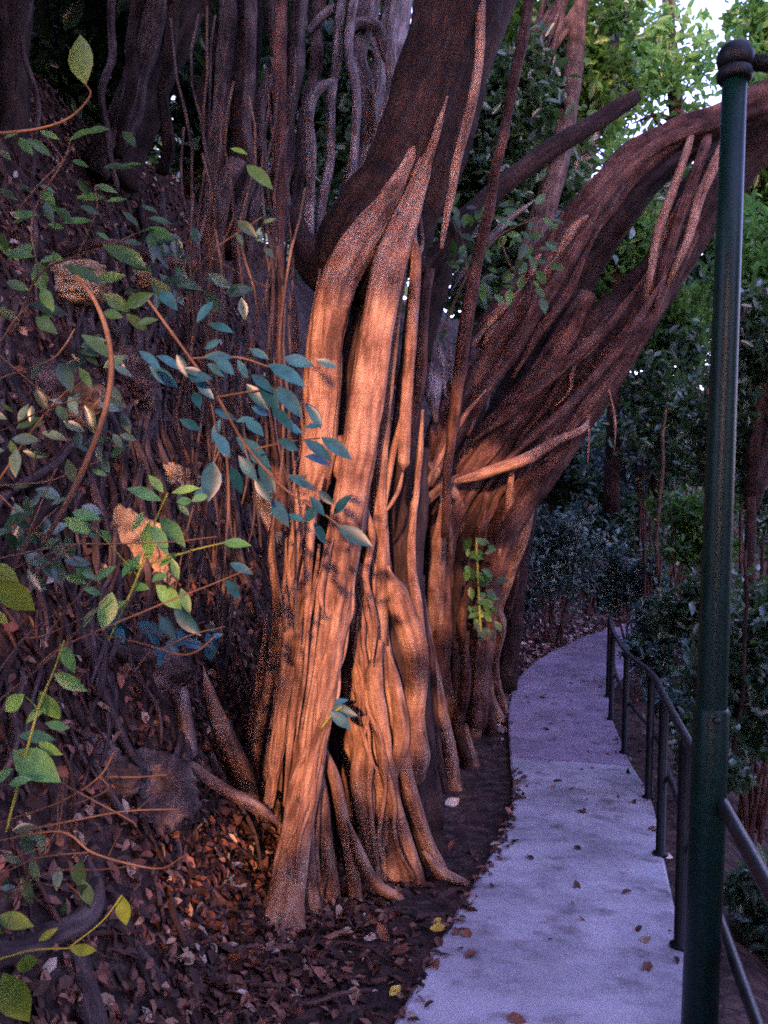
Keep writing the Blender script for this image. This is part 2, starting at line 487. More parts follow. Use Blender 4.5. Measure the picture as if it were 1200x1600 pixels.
def slab(name, m, l0, l1, r0, r1, n):
    L = resample(LEFT, n, l0, l1); Rr = resample(RIGHT, n, r0, r1)
    mb = MB(); V = []; F = []
    for a, b in zip(L, Rr):
        jl = mn.noise(Vector((a.y * 4, 2, 0))) * 0.012
        dirx = (b - a).normalized()
        for (s, dz) in ((0, -0.13), (0, -0.012), (0.015, 0), (0.5, 0.004), (0.985, 0), (1, -0.012), (1, -0.13)):
            p = a.lerp(b, s) + (dirx * jl if s < 0.1 else Vector((0, 0, 0)))
            V.append((p.x, p.y, path_z(p.y) + dz))
    for i in range(n - 1):
        for k in range(6):
            F.append((i * 7 + k, i * 7 + k + 1, (i + 1) * 7 + k + 1, (i + 1) * 7 + k))
    F.append(tuple(range(7))); F.append(tuple((n - 1) * 7 + k for k in range(6, -1, -1)))
    mb.add(V, F)
    o = mb.build(name, m, smooth=False); o['kind'] = 'structure'
    return o
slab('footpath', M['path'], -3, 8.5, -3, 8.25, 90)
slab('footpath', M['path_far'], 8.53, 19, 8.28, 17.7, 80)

# ------------------------------------------------------------------ railing along the right of the path
def ground_at(px, py): return hit(px, py, 2)
post_xy = [(interp(RIGHT, y) - 0.02, y) for y in (1.35, 2.75, 4.19, 5.6, 7.05, 8.75, 9.94, 10.95)]
rl = thing('railing', 'dark green metal railing with square posts and two rails along the concrete path', 'railing', (post_xy[3][0], post_xy[3][1], path_z(5.6)))
tops, mids = [], []
for i, (x, y) in enumerate(post_xy):
    z = path_z(y)
    mb = MB()
    lathe(mb, (x, y, z - 0.12), (x, y, z + 1), [(0, 0.03), (0.115, 0.03), (0.12, 0.05), (0.135, 0.05), (0.14, 0.03), (1.10, 0.03), (1.12, 0.026)], 12)
    if i != 1: mb.build('post', M['paint_dark'], rl)      # the tall pole stands in for the second post
    tops.append(Vector((x + 0.005, y, z + 1.01))); mids.append(Vector((x + 0.05, y, z + 0.5)))
def ext(p): return [p[0] + (p[0] - p[1]) * 2.2] + p
mb = MB(); tube(mb, ext(tops), [0.024] * (len(tops) + 1), 12, 5, 0.0); mb.build('top_rail', M['rail'], rl)
mb = MB(); tube(mb, ext(mids), [0.02] * (len(tops) + 1), 12, 5, 0.0); mb.build('middle_rail', M['rail'], rl)

# tall green pole
pb, pt = P(1093, 1600, 3.0), P(1148, 118, 3.0)
ax = (pt - pb).normalized()
p0 = pb - ax * 0.55
H = (pt - p0).length
pl = thing('metal_pole', 'tall glossy dark green pole with ringed dome cap and side arm near the railing', 'pole', p0)
mb = MB(); lathe(mb, p0, pt, [(0, 0.058), (H * 0.3, 0.055), (H * 0.55, 0.050), (H * 0.8, 0.044), (H - 0.01, 0.041)], 32); mb.build('shaft', M['paint'], pl)
mb = MB(); lathe(mb, pt - ax * 0.02, pt + ax * 0.2, [(0, 0.052), (0.006, 0.058), (0.022, 0.061), (0.04, 0.056), (0.046, 0.048)], 32); mb.build('collar', M['paint_dark'], pl)
mb = MB(); lathe(mb, pt + ax * 0.024, pt + ax * 0.2, [(0, 0.05), (0.01, 0.058), (0.03, 0.063), (0.055, 0.060), (0.075, 0.048), (0.088, 0.03), (0.094, 0.01)], 32); mb.build('cap', M['paint_dark'], pl)
mb = MB(); a0 = pt + ax * 0.05; lathe(mb, a0, a0 + Vector((1, 0.1, 0)), [(0.04, 0.027), (1.1, 0.027), (1.11, 0.02)], 18); mb.build('arm', M['paint_dark'], pl)
hs = (P(1111, 1105, 3.0) - p0).length; q = p0 + ax * hs; mb = MB(); lathe(mb, p0, q, [(0, 0.062), (hs - 0.012, 0.060), (hs - 0.004, 0.057), (hs, 0.054)], 32); mb.build('sleeve', M['paint'], pl)
mb = MB(); lathe(mb, q + Vector((-0.01, -0.07, -0.03)), q + Vector((-0.01, -0.2, -0.03)), [(0, 0.011), (0.012, 0.011), (0.016, 0.007)], 10); mb.build('bolt', M['rail'], pl)

# ------------------------------------------------------------------ fig trees
def px_tube(mb, spec, d0, d1=None, seg=12, lump=0.14, flute=0.0, n_per=6, wob=0.0, foot=False):
    """spec = (px, py, radius in px) list; depth runs from d0 to d1 (or to the ground under the last point)"""
    if foot:
        e = hit(spec[-1][0], spec[-1][1], 2)
        d1 = e.y
    if d1 is None: d1 = d0
    L = [0]
    for a, b in zip(spec, spec[1:]): L.append(L[-1] + math.hypot(a[0] - b[0], a[1] - b[1]))
    pts, rad = [], []
    for s, q in zip(L, spec):
        x, y, r = q[:3]
        d = lerp(d0, d1, s / L[-1]) + (q[3] if len(q) > 3 else 0)
        pts.append(P(x, y, d)); rad.append(r * d / FPX)
    if foot:
        ax_ = (pts[-1] - pts[-2]).normalized()
        pts.append(pts[-1] + ax_ * 0.10 - Vector((0, 0, 0.1))); rad.append(rad[-1] * 1.1)
    tube(mb, pts, rad, seg, n_per, lump, flute, wob)

def part(root, name, m, *tubes):
    mb = MB()
    for t in tubes: px_tube(mb, *t[0], **t[1])
    return mb.build(name, m, root)

def X(*a, **k): return (a, k)

A = thing('fig_tree', 'big strangler fig lit orange, its bare roots fused into columns beside the path', 'tree', P(520, 1400, 4.6))
# great dark limb that the roots hang from
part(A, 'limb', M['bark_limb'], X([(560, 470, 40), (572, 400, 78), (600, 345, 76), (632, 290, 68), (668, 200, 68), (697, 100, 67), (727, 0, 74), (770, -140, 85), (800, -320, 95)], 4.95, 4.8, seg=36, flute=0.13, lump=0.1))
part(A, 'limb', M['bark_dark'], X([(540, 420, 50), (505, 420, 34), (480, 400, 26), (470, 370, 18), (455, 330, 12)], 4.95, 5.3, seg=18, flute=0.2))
# left column and main lit trunk
part(A, 'trunk', M['bark'], X([(688, 130, 2, 0.03), (676, 205, 6, 0.03), (652, 290, 16, 0.05), (630, 350, 23, 0.06), (612, 400, 27, 0.05), (600, 450, 26, 0.02), (588, 520, 25), (576, 600, 26), (562, 690, 26), (547, 790, 25), (532, 890, 27), (516, 990, 25), (500, 1090, 27), (484, 1190, 23), (466, 1290, 24), (450, 1380, 26), (438, 1445, 38)], 4.7, seg=44, flute=0.2, lump=0.1, foot=True))
part(A, 'trunk', M['bark'], X([(662, 190, 2, -0.03), (636, 255, 9, -0.05), (606, 312, 18, -0.05), (574, 360, 27, -0.03), (546, 405, 32, -0.01), (524, 455, 31), (510, 540, 27), (506, 630, 27), (496, 720, 28), (478, 810, 21), (464, 900, 16), (455, 1000, 13), (444, 1100, 10), (430, 1200, 8), (416, 1285, 6)], 4.75, 4.5, seg=40, flute=0.2, lump=0.12))
part(A, 'trunk', M['bark'], X([(520, 690, 22), (535, 720, 24), (552, 760, 24), (548, 830, 22)], 4.72, 4.66, seg=16, flute=0.2))
part(A, 'trunk', M['bark_dark'], X([(580, 400, 34), (568, 540, 28), (556, 640, 26), (540, 740, 28), (520, 850, 32), (500, 1000, 34), (480, 1150, 32), (470, 1300, 30), (462, 1390, 28)], 5.05, 4.85, seg=24, flute=0.25))  # dark core, coloured to paint shade into the gaps between roots
# middle column
part(A, 'trunk', M['bark'], X([(582, 800, 14), (578, 880, 20), (574, 960, 25), (574, 1040, 28), (582, 1120, 28), (592, 1200, 26), (602, 1290, 25), (618, 1375, 30)], 5.05, seg=40, flute=0.34, lump=0.14, foot=True))
part(A, 'trunk', M['bark_dark'], X([(640, 700, 30), (625, 850, 40), (620, 1000, 48), (625, 1150, 52), (640, 1260, 46), (650, 1340, 40)], 5.75, 5.5, seg=22, flute=0.3))  # dark core behind the middle roots, painting shade in their gaps
# hanging and grounded roots in front, each one its own part
roots = [
    ([(700, 150, 5, 0.05), (680, 215, 7, 0.04), (655, 285, 10, 0.05), (636, 340, 13, 0.05), (628, 380, 14, 0.0), (621, 450, 13), (607, 560, 12.5), (598, 650, 12), (593, 750, 12), (596, 850, 14), (592, 950, 16), (589, 1020, 17), (602, 1080, 13), (625, 1150, 11), (640, 1230, 11), (662, 1310, 12), (692, 1372, 12)], 4.55, 1),
    ([(594, 1000, 12), (584, 1070, 15), (600, 1150, 13), (612, 1240, 11), (640, 1330, 12), (655, 1385, 12)], 4.85, 1),
    ([(605, 1010, 8), (620, 1080, 11), (628, 1150, 12), (612, 1215, 9), (600, 1290, 10), (600, 1380, 12)], 4.95, 1),
    ([(645, 360, 7), (650, 400, 8), (646, 470, 9), (641, 550, 9), (634, 640, 9), (629, 715, 10), (627, 735, 5)], 4.68, 0),
    ([(629, 735, 4), (622, 765, 3.5), (608, 790, 3), (596, 805, 3)], 4.68, 0),
    ([(638, 600, 5), (626, 660, 4.5), (612, 720, 5), (603, 790, 5)], 4.72, 0),
    ([(604, 885, 9), (624, 940, 20), (645, 1000, 22), (649, 1060, 19), (646, 1120, 19), (651, 1180, 22), (637, 1240, 16), (645, 1300, 14), (668, 1350, 12)], 4.95, 1),
    ([(500, 1150, 7), (522, 1220, 9), (538, 1290, 10), (552, 1360, 10), (556, 1410, 11)], 4.55, 1),
    ([(498, 1170, 9), (503, 1270, 13), (512, 1350, 12), (520, 1415, 14)], 4.55, 1),
    ([(488, 1190, 8), (478, 1300, 14), (482, 1380, 14), (492, 1440, 12)], 4.5, 1),
    ([(540, 1280, 8), (560, 1340, 9), (590, 1385, 9), (625, 1405, 8)], 4.6, 1),
    ([(500, 1230, 5), (492, 1330, 6), (505, 1420, 6)], 4.45, 1),
    ([(510, 1330, 4), (506, 1380, 4), (495, 1425, 4)], 4.4, 1),
    ([(476, 780, 9), (462, 880, 9), (452, 980, 8), (440, 1080, 7), (432, 1180, 6), (418, 1285, 6)], 4.42, 1),
    ([(470, 840, 4), (455, 950, 4), (447, 1060, 3.5), (430, 1180, 3), (408, 1290, 3)], 4.38, 1),
    ([(482, 860, 6), (474, 960, 6), (458, 1090, 6), (446, 1190, 5), (428, 1290, 5)], 4.4, 1),
    ([(500, 850, 6), (490, 930, 5), (478, 1010, 5), (470, 1100, 5), (452, 1200, 5), (436, 1310, 5)], 4.4, 1),
    ([(512, 860, 5), (498, 910, 4), (494, 960, 4), (486, 1030, 4), (470, 1140, 4)], 4.4, 0),
    ([(540, 760, 5), (520, 850, 6), (514, 930, 5), (500, 1010, 5), (486, 1100, 5), (478, 1200, 5), (462, 1290, 6), (452, 1380, 7)], 4.46, 1),
    ([(556, 720, 6), (546, 800, 6), (536, 880, 6), (520, 960, 5), (512, 1040, 5), (500, 1130, 5)], 4.5, 0),
    ([(520, 840, 5), (508, 880, 5), (500, 930, 5), (506, 960, 4)], 4.42, 0),
    ([(462, 720, 6), (456, 800, 7), (450, 880, 7), (440, 980, 6), (436, 1060, 6), (424, 1150, 6), (412, 1250, 6)], 4.5, 1),
    ([(505, 740, 5), (492, 800, 6), (484, 880, 6), (480, 960, 6), (466, 1060, 5), (456, 1150, 5), (444, 1260, 5)], 4.47, 0),
    ([(505, 880, 3), (488, 930, 3), (480, 990, 3), (476, 1060, 3), (462, 1160, 3)], 4.38, 0),
    ([(436, 760, 6), (426, 860, 6), (430, 960, 6), (420, 1060, 7), (404, 1150, 8), (392, 1240, 8)], 4.85, 1),
    ([(565, 880, 8), (556, 960, 9), (558, 1040, 9), (570, 1120, 10), (560, 1220, 11), (575, 1310, 11), (590, 1395, 11)], 5.0, 1),
    ([(548, 1000, 10), (545, 1070, 12), (560, 1150, 14), (575, 1240, 13), (570, 1330, 14), (580, 1400, 14)], 5.1, 1),
    ([(528, 1080, 8), (540, 1160, 10), (545, 1250, 12), (560, 1330, 12)], 5.15, 1),
    ([(600, 800, 6), (606, 900, 7), (600, 980, 7), (612, 1060, 8), (606, 1140, 8), (622, 1240, 8), (630, 1350, 9)], 5.1, 1),
    ([(420, 960, 6), (408, 1050, 7), (396, 1130, 8), (388, 1200, 9)], 5.0, 1),
    ([(318, 1040, 2, 0.1), (330, 1090, 10), (352, 1150, 14), (378, 1210, 15), (400, 1280, 14)], 4.5, 1),
    ([(285, 1180, 2, 0.1), (310, 1205, 8), (345, 1230, 9), (400, 1262, 9), (450, 1300, 8)], 4.45, 0),
    ([(660, 1330, 10), (690, 1365, 9), (730, 1385, 6)], 5.2, 1),
    ([(570, 780, 7), (582, 840, 6), (572, 900, 6), (585, 970, 5), (580, 1040, 5)], 4.75, 0),
    ([(500, 420, 8), (488, 520, 8), (480, 620, 7), (470, 720, 6), (462, 800, 6)], 4.85, 0),
    ([(455, 430, 5), (462, 520, 5), (452, 620, 5), (446, 720, 5), (450, 800, 5)], 5.0, 0),
    ([(660, 640, 6), (655, 720, 5), (648, 800, 6), (642, 880, 7), (652, 940, 8), (668, 1010, 8)], 5.4, 0),
]
def tapered(sp, ft):
    sp = [tuple(q) for q in sp]
    a_ = sp[0]; sp[0] = (a_[0], a_[1], a_[2] * 0.35) + a_[3:]
    if not ft: e_ = sp[-1]; sp[-1] = (e_[0], e_[1], e_[2] * 0.3) + e_[3:]
    return sp
def strand(spec, d0, d1, t0, t1, r):
    # a thin root that has grown over the face of a trunk
    L = [0]
    for a_, b_ in zip(spec, spec[1:]): L.append(L[-1] + math.hypot(a_[0] - b_[0], a_[1] - b_[1]))
    o = random.uniform(-0.9, 0.9); out = []; n = 9
    for i in range(n):
        t = lerp(t0, t1, i / (n - 1)); s_ = t * L[-1]; k = 0
        while k < len(L) - 2 and L[k + 1] < s_: k += 1
        f = (s_ - L[k]) / (L[k + 1] - L[k]); a_, b_ = spec[k], spec[k + 1]
        x, y, rr = (lerp(a_[j], b_[j], f) for j in range(3))
        dd = lerp(a_[3] if len(a_) > 3 else 0, b_[3] if len(b_) > 3 else 0, f)
        d = lerp(d0, d1, t) + dd - math.sqrt(max(0, 1 - o * o)) * rr * d0 / FPX * 1.0
        q = 0.4 if i in (0, n - 1) else random.uniform(0.8, 1.2)
        out.append((x + o * rr, y, r * q, d - d0))
        o = max(-1.05, min(1.05, o + random.gauss(0, 0.22)))
    return out
for sp, d0, ft in roots:
    sp = tapered(sp, ft)
    part(A, 'aerial_root', M['bark'], X(sp, d0, None if ft else d0 - 0.05, seg=14, flute=0.18, lump=0.16, wob=0.015, foot=bool(ft)))
T1 = [(600, 450, 26), (588, 520, 25), (576, 600, 26), (562, 690, 26), (547, 790, 25), (532, 890, 27), (516, 990, 25), (500, 1090, 27), (484, 1190, 23), (466, 1290, 24), (450, 1380, 26)]
T2 = [(525, 440, 31), (510, 540, 27), (506, 630, 27), (496, 720, 28), (478, 810, 21), (464, 900, 16), (455, 1000, 13), (444, 1100, 10), (430, 1200, 8), (416, 1285, 6)]
T3 = [(582, 800, 14), (578, 880, 20), (574, 960, 25), (574, 1040, 28), (582, 1120, 28), (592, 1200, 26), (602, 1290, 25), (618, 1375, 30)]
for spec, d0, d1, n in ((T1, 4.68, 4.36, 12), (T2, 4.74, 4.5, 8), (T3, 5.05, 4.98, 10)):
    for k in range(n):
        t0 = random.uniform(0.0, 0.55) if spec is T3 else random.uniform(0.35, 0.7)
        part(A, 'aerial_root', M['bark'], X([(x_, y_, r_, o_) for x_, y_, r_, o_ in strand(spec, d0, d1, t0, min(1, t0 + random.uniform(0.3, 0.6)), random.uniform(2.2, 5.0))], d0, d0, seg=8, lump=0.2, flute=0.1))
# roots on the far side of the column
for k in range(14):
    x = random.uniform(470, 640); d = random.uniform(5.3, 5.8)
    part(A, 'aerial_root', M['bark_red'], X([(x + 40, 420, 8), (x + 20, 600, 10), (x, 800, 13), (x - 8, 1000, 16), (x + random.uniform(-20, 20), 1180, 18), (x + random.uniform(-30, 30), 1300, 18)], d, seg=10, flute=0.2, wob=0.03, foot=True))
# vines: the roots that still hang free
part(A, 'hanging_root', M['bark'], X([(752, -60, 7), (751, 30, 8), (747, 110, 8), (735, 180, 8), (714, 250, 7.5), (703, 310, 6.5), (696, 350, 5), (690, 388, 3)], 4.65, seg=12, wob=0.01))
part(A, 'hanging_root', M['bark_red'], X([(838, -60, 8), (824, 20, 9), (806, 110, 8.5), (788, 200, 8), (770, 290, 8), (750, 390, 9), (735, 470, 11), (722, 560, 11), (710, 640, 9), (700, 740, 7), (696, 840, 7)], 5.6, 6.6, seg=12, wob=0.02))
part(A, 'hanging_root', M['bark_grey'], X([(655, 340, 4), (660, 380, 3), (652, 400, 3), (648, 360, 3)], 4.75, seg=8))
for k in range(26):
    x = random.uniform(290, 450); y0 = random.uniform(300, 700); y1 = y0 + random.uniform(250, 480)
    part(A, 'hanging_root', M['bark_mid' if k % 3 else 'twig'], X([(x + random.uniform(-40, 40), y0 - 300, 2.2), (x, y0, 2.4), (x + random.uniform(-12, 12), (y0 + y1) / 2, 2.4), (x + random.uniform(-18, 18), min(y1, 1010), 1.8)], random.uniform(4.2, 4.9), seg=6, wob=0.09))
# crown high over the bank (above the frame)
mb = MB()
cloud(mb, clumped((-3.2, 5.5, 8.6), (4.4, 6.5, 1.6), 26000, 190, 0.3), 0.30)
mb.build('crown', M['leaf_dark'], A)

# ---- the second fig, leaning over the path
B = thing('fig_tree', 'huge fig behind the orange one, its ribbed trunk leaning right over the path', 'tree', P(740, 1130, 8.2))
part(B, 'limb', M['bark_red'], X([(668, 760, 22), (712, 640, 28), (785, 505, 30), (862, 400, 28), (925, 320, 32), (985, 252, 27), (1045, 214, 21), (1130, 185, 21), (1210, 150, 25), (1320, 90, 30), (1450, 40, 30)], 7.6, 7.9, seg=26, flute=0.45, lump=0.12))
part(B, 'limb', M['bark_dark'], X([(790, 680, 40), (835, 580, 40), (874, 478, 33), (922, 393, 28), (975, 318, 26), (1030, 260, 25), (1110, 205, 26), (1220, 160, 28), (1340, 110, 28)], 8.5, 8.7, seg=26, flute=0.4))  # near-black bark paints the shadowed hollow beside the slit
part(B, 'trunk', M['bark_dark'], X([(720, 1120, 30), (728, 1000, 32), (738, 880, 40), (772, 770, 48), (830, 685, 52), (885, 610, 52), (940, 540, 44), (995, 474, 34), (1038, 420, 28), (1068, 370, 29), (1100, 308, 34), (1160, 235, 36), (1250, 170, 40), (1360, 130, 40)], 8.4, 8.3, seg=34, flute=0.45, lump=0.14))  # near-black core paints shade between the ribs
part(B, 'trunk', M['bark_red'], X([(745, 1135, 14), (750, 1040, 15), (762, 940, 18), (790, 830, 22), (838, 740, 26), (880, 675, 26), (935, 600, 24), (990, 515, 22), (1035, 440, 20), (1075, 360, 16)], 8.1, 8.0, seg=22, flute=0.45))
part(B, 'trunk', M['bark_red'], X([(685, 1130, 14), (690, 1000, 16), (690, 880, 18), (705, 780, 24), (765, 690, 28), (830, 610, 26), (880, 530, 22), (920, 460, 12)], 7.8, 8.2, seg=24, flute=0.45))
part(B, 'trunk', M['bark_dark'], X([(665, 1100, 40), (672, 950, 40), (690, 820, 40), (735, 700, 40)], 8.6, 8.7, seg=22, flute=0.4))
part(B, 'limb', M['bark_dark'], X([(660, 430, 14), (700, 380, 15), (760, 312, 15), (850, 242, 15), (925, 196, 14), (980, 160, 12), (996, 150, 9)], 6.8, 7.0, seg=14, flute=0.15))
part(B, 'limb', M['bark_dark'], X([(650, 560, 22), (668, 480, 24), (690, 410, 22), (725, 350, 20), (745, 320, 14)], 7.0, 7.1, seg=16, flute=0.2))
BT = [(738, 880, 40), (772, 770, 48), (830, 685, 52), (885, 610, 52), (940, 540, 44), (995, 474, 34), (1038, 420, 28), (1068, 370, 29), (1100, 308, 34), (1160, 235, 36)]
BL = [(712, 640, 28), (785, 505, 30), (862, 400, 28), (925, 320, 32), (985, 252, 27), (1045, 214, 21)]
B_STRANDS = [(BT, 8.35, 8.3, 14), (BL, 7.65, 7.8, 8)]
B_roots = [
    ([(700, 755, 9), (760, 738, 9), (820, 716, 9), (870, 690, 7), (908, 672, 5), (925, 650, 4, 0.35)], 7.6, 0, 'bark'),
    ([(662, 716, 6), (686, 746, 13), (710, 786, 17), (718, 826, 14), (722, 880, 11), (735, 960, 11), (738, 1040, 12), (760, 1110, 12)], 7.3, 1, 'bark'),
    ([(715, 740, 6), (690, 760, 8), (660, 790, 7), (640, 830, 6), (655, 930, 8), (672, 1010, 9), (690, 1100, 10), (706, 1180, 12), (716, 1235, 12)], 7.0, 1, 'bark'),
    ([(690, 770, 12), (684, 870, 13), (678, 960, 13), (690, 1050, 14), (712, 1130, 15), (738, 1195, 14)], 7.3, 1, 'bark'),
    ([(705, 790, 8), (700, 880, 8), (694, 970, 9), (706, 1060, 10), (720, 1120, 10)], 7.2, 1, 'bark'),
    ([(845, 730, 12), (820, 820, 13), (796, 895, 13), (770, 965, 11), (757, 1020, 10), (765, 1090, 10), (782, 1130, 10)], 8.0, 1, 'bark'),
    ([(800, 740, 12), (792, 830, 12), (775, 920, 10), (762, 1000, 10), (748, 1080, 10), (740, 1150, 12)], 7.8, 1, 'bark'),
    ([(760, 770, 12), (748, 850, 11), (742, 930, 10), (752, 1010, 10), (756, 1090, 11), (770, 1150, 11)], 7.7, 1, 'bark_red'),
    ([(830, 760, 6), (818, 800, 7), (806, 870, 6), (800, 930, 7), (780, 990, 7), (770, 1060, 8)], 7.85, 1, 'bark_red'),
    ([(780, 860, 7), (770, 930, 7), (785, 980, 7), (772, 1050, 8), (790, 1120, 8)], 7.8, 1, 'bark'),
    ([(730, 900, 7), (722, 980, 8), (728, 1060, 9), (718, 1140, 10), (730, 1200, 10)], 7.3, 1, 'bark_red'),
    ([(660, 900, 8), (664, 980, 8), (676, 1080, 9), (684, 1170, 10), (694, 1240, 10)], 6.6, 1, 'bark_red'),
    ([(705, 700, 5), (712, 640, 6), (722, 580, 6)], 7.0, 0, 'bark'),
    ([(640, 830, 4), (675, 740, 4), (720, 660, 4), (760, 610, 4)], 6.9, 0, 'bark'),
    ([(740, 690, 7), (800, 640, 9), (870, 580, 10), (945, 510, 9), (1012, 432, 8)], 7.75, 0, 'bark_red'),
    ([(770, 740, 8), (850, 670, 8), (920, 600, 8), (985, 520, 8), (1040, 430, 8)], 7.6, 0, 'bark_red'),
    ([(850, 720, 10), (905, 650, 10), (960, 580, 10), (1015, 490, 12), (1046, 425, 11), (1090, 340, 10)], 7.8, 0, 'bark_red'),
    ([(1092, 190, 5, 0.3), (1072, 235, 6), (1050, 300, 7), (1030, 360, 7), (1022, 402, 6), (1012, 450, 5), (1000, 500, 4, 0.3)], 7.6, 0, 'bark'),
    ([(1120, 180, 6, 0.3), (1100, 230, 8), (1075, 300, 9), (1055, 360, 9), (1040, 410, 10), (1020, 480, 9)], 7.7, 0, 'bark_red'),
    ([(1160, 175, 6, 0.3), (1138, 210, 8), (1115, 260, 8), (1090, 330, 8), (1062, 400, 6), (1030, 470, 4, 0.3)], 7.6, 0, 'bark'),
    ([(950, 300, 7), (905, 380, 10), (862, 450, 11), (812, 530, 12), (760, 610, 10), (730, 680, 9)], 7.4, 0, 'bark_red'),
    ([(880, 330, 4), (850, 400, 5), (830, 480, 5), (790, 560, 5)], 7.3, 0, 'bark_red'),
    ([(940, 350, 6), (900, 430, 7), (850, 510, 8), (800, 590, 8)], 7.5, 0, 'bark_red'),
    ([(660, 482, 2), (668, 530, 12), (676, 600, 15), (680, 660, 12)], 7.2, 0, 'bark_grey'),
    ([(683, 530, 3), (690, 570, 8), (696, 620, 8)], 7.3, 0, 'bark_grey'),
    ([(702, 540, 3), (706, 580, 6), (708, 630, 6)], 7.4, 0, 'bark_grey'),
    ([(925, 570, 4, 0.2), (945, 592, 2.6), (954, 625, 2.2), (958, 660, 2), (960, 705, 1.5)], 7.8, 0, 'bark'),
    ([(895, 620, 4, 0.2), (914, 645, 2.6), (921, 685, 2.2), (920, 735, 1.4)], 7.8, 0, 'bark'),
    ([(770, 340, 3), (720, 380, 5), (700, 410, 6), (680, 450, 5)], 7.2, 0, 'bark_grey'),
    ([(840, 310, 4), (790, 350, 6), (740, 400, 6), (700, 460, 6)], 7.3, 0, 'bark_grey'),
]
for sp, d0, ft, m in B_roots:
    sp = tapered(sp, ft)
    part(B, 'aerial_root', M[m], X(sp, d0, None if ft else d0, seg=12, flute=0.2, lump=0.16, wob=0.03, foot=bool(ft)))
for spec, d0, d1, n in B_STRANDS:
    for k in range(n):
        t0 = random.uniform(0.0, 0.6)
        part(B, 'aerial_root', M[random.choice(['bark_red', 'bark_mid', 'bark'])], X(strand(spec, d0, d1, t0, min(1, t0 + random.uniform(0.25, 0.55)), random.uniform(3.5, 8)), d0, d0, seg=8, lump=0.2, flute=0.1))
mb = MB(); cloud(mb, clumped((5.2, 8.8, 9.3), (2.6, 3.0, 1.4), 3000, 45, 0.28), 0.25); mb.build('crown', M['leaf_sun'], B)

# ---- rooted trees on top of the bank
def bank_tree(label, specs, crown=None, base=None):
    t = thing('fig_tree', label, 'tree', base or P(specs[0][0][-1][0], specs[0][0][-1][1], specs[0][1]))
    for i, (sp, d, nm, m, ft) in enumerate(specs):
        part(t, nm, M[m], X(sp, d, None if ft else d, seg=22 if nm == 'trunk' else 12, flute=0.35, lump=0.2, wob=0.04 if nm == 'trunk' else (0.05 if m == 'bark_grey' else 0.1), n_per=8, foot=ft))
    if crown:
        mb = MB(); cloud(mb, clumped(*crown), 0.28); mb.build('crown', M['leaf_dark'], t)
    return t
C_specs = [
    ([(405, -120, 30), (385, 0, 27), (375, 100, 27), (368, 200, 26), (360, 300, 24), (352, 400, 24)], 6.6, 'trunk', 'bark_dark', False),
    ([(360, -80, 12), (355, 60, 12), (345, 150, 12), (335, 260, 12), (318, 380, 12)], 6.4, 'trunk', 'bark_mid', False),
    ([(432, -80, 9), (428, 60, 9), (418, 150, 9), (402, 250, 9), (395, 330, 8), (390, 420, 8)], 6.3, 'aerial_root', 'bark_mid', False),
    ([(395, -80, 10), (392, 60, 9), (388, 200, 9), (380, 330, 10), (370, 450, 11)], 6.2, 'aerial_root', 'bark_mid', False),
    ([(470, -80, 12), (462, 30, 12), (455, 130, 11), (450, 250, 10), (452, 350, 10)], 6.5, 'aerial_root', 'bark_mid', False),
    ([(322, -80, 8), (330, 60, 8), (322, 150, 8), (326, 260, 8), (300, 350, 8)], 6.5, 'aerial_root', 'bark_dark', False),
    ([(370, 250, 14), (345, 330, 14), (325, 410, 12), (322, 480, 11), (326, 560, 10)], 6.0, 'aerial_root', 'bark_mid', False),
    ([(90, 395, 6), (160, 385, 7), (220, 395, 8), (290, 408, 9), (325, 405, 9), (350, 370, 8)], 5.6, 'surface_root', 'bark_mid', False),
]
def bank_roots(t, starts, m_list, reach=(500, 900)):
    # roots of a bank tree creeping down over the face of the bank
    for (x, y, r) in starts:
        pts, rad = [], []
        L = random.uniform(*reach); n = int(L / 70); xx = x; drift = random.uniform(-14, 26); r0 = r
        for k in range(n):
            p = hit(xx, y + k * 70, 2.0)
            pts.append(p + Vector((random.uniform(-.03, .03), random.uniform(-0.10, -0.01), random.uniform(0, .04)))); rad.append(r0 * p.y / FPX)
            drift += random.gauss(0, 16); drift *= 0.85; xx += drift; r0 *= 0.93
            if bank_b(p.x, p.y) < 0.02: break
        if len(pts) < 3: continue
        mb = MB(); tube(mb, pts, rad, 10, 6, 0.2, 0.2, 0.05); mb.build('surface_root', M[random.choice(m_list)], t)
tC = bank_tree('dark ribbed fig trunk standing on the bank above the leafy shrubs', C_specs, ((-2.5, 9, 10), (4, 4, 1.8), 5000, 60, 0.25))
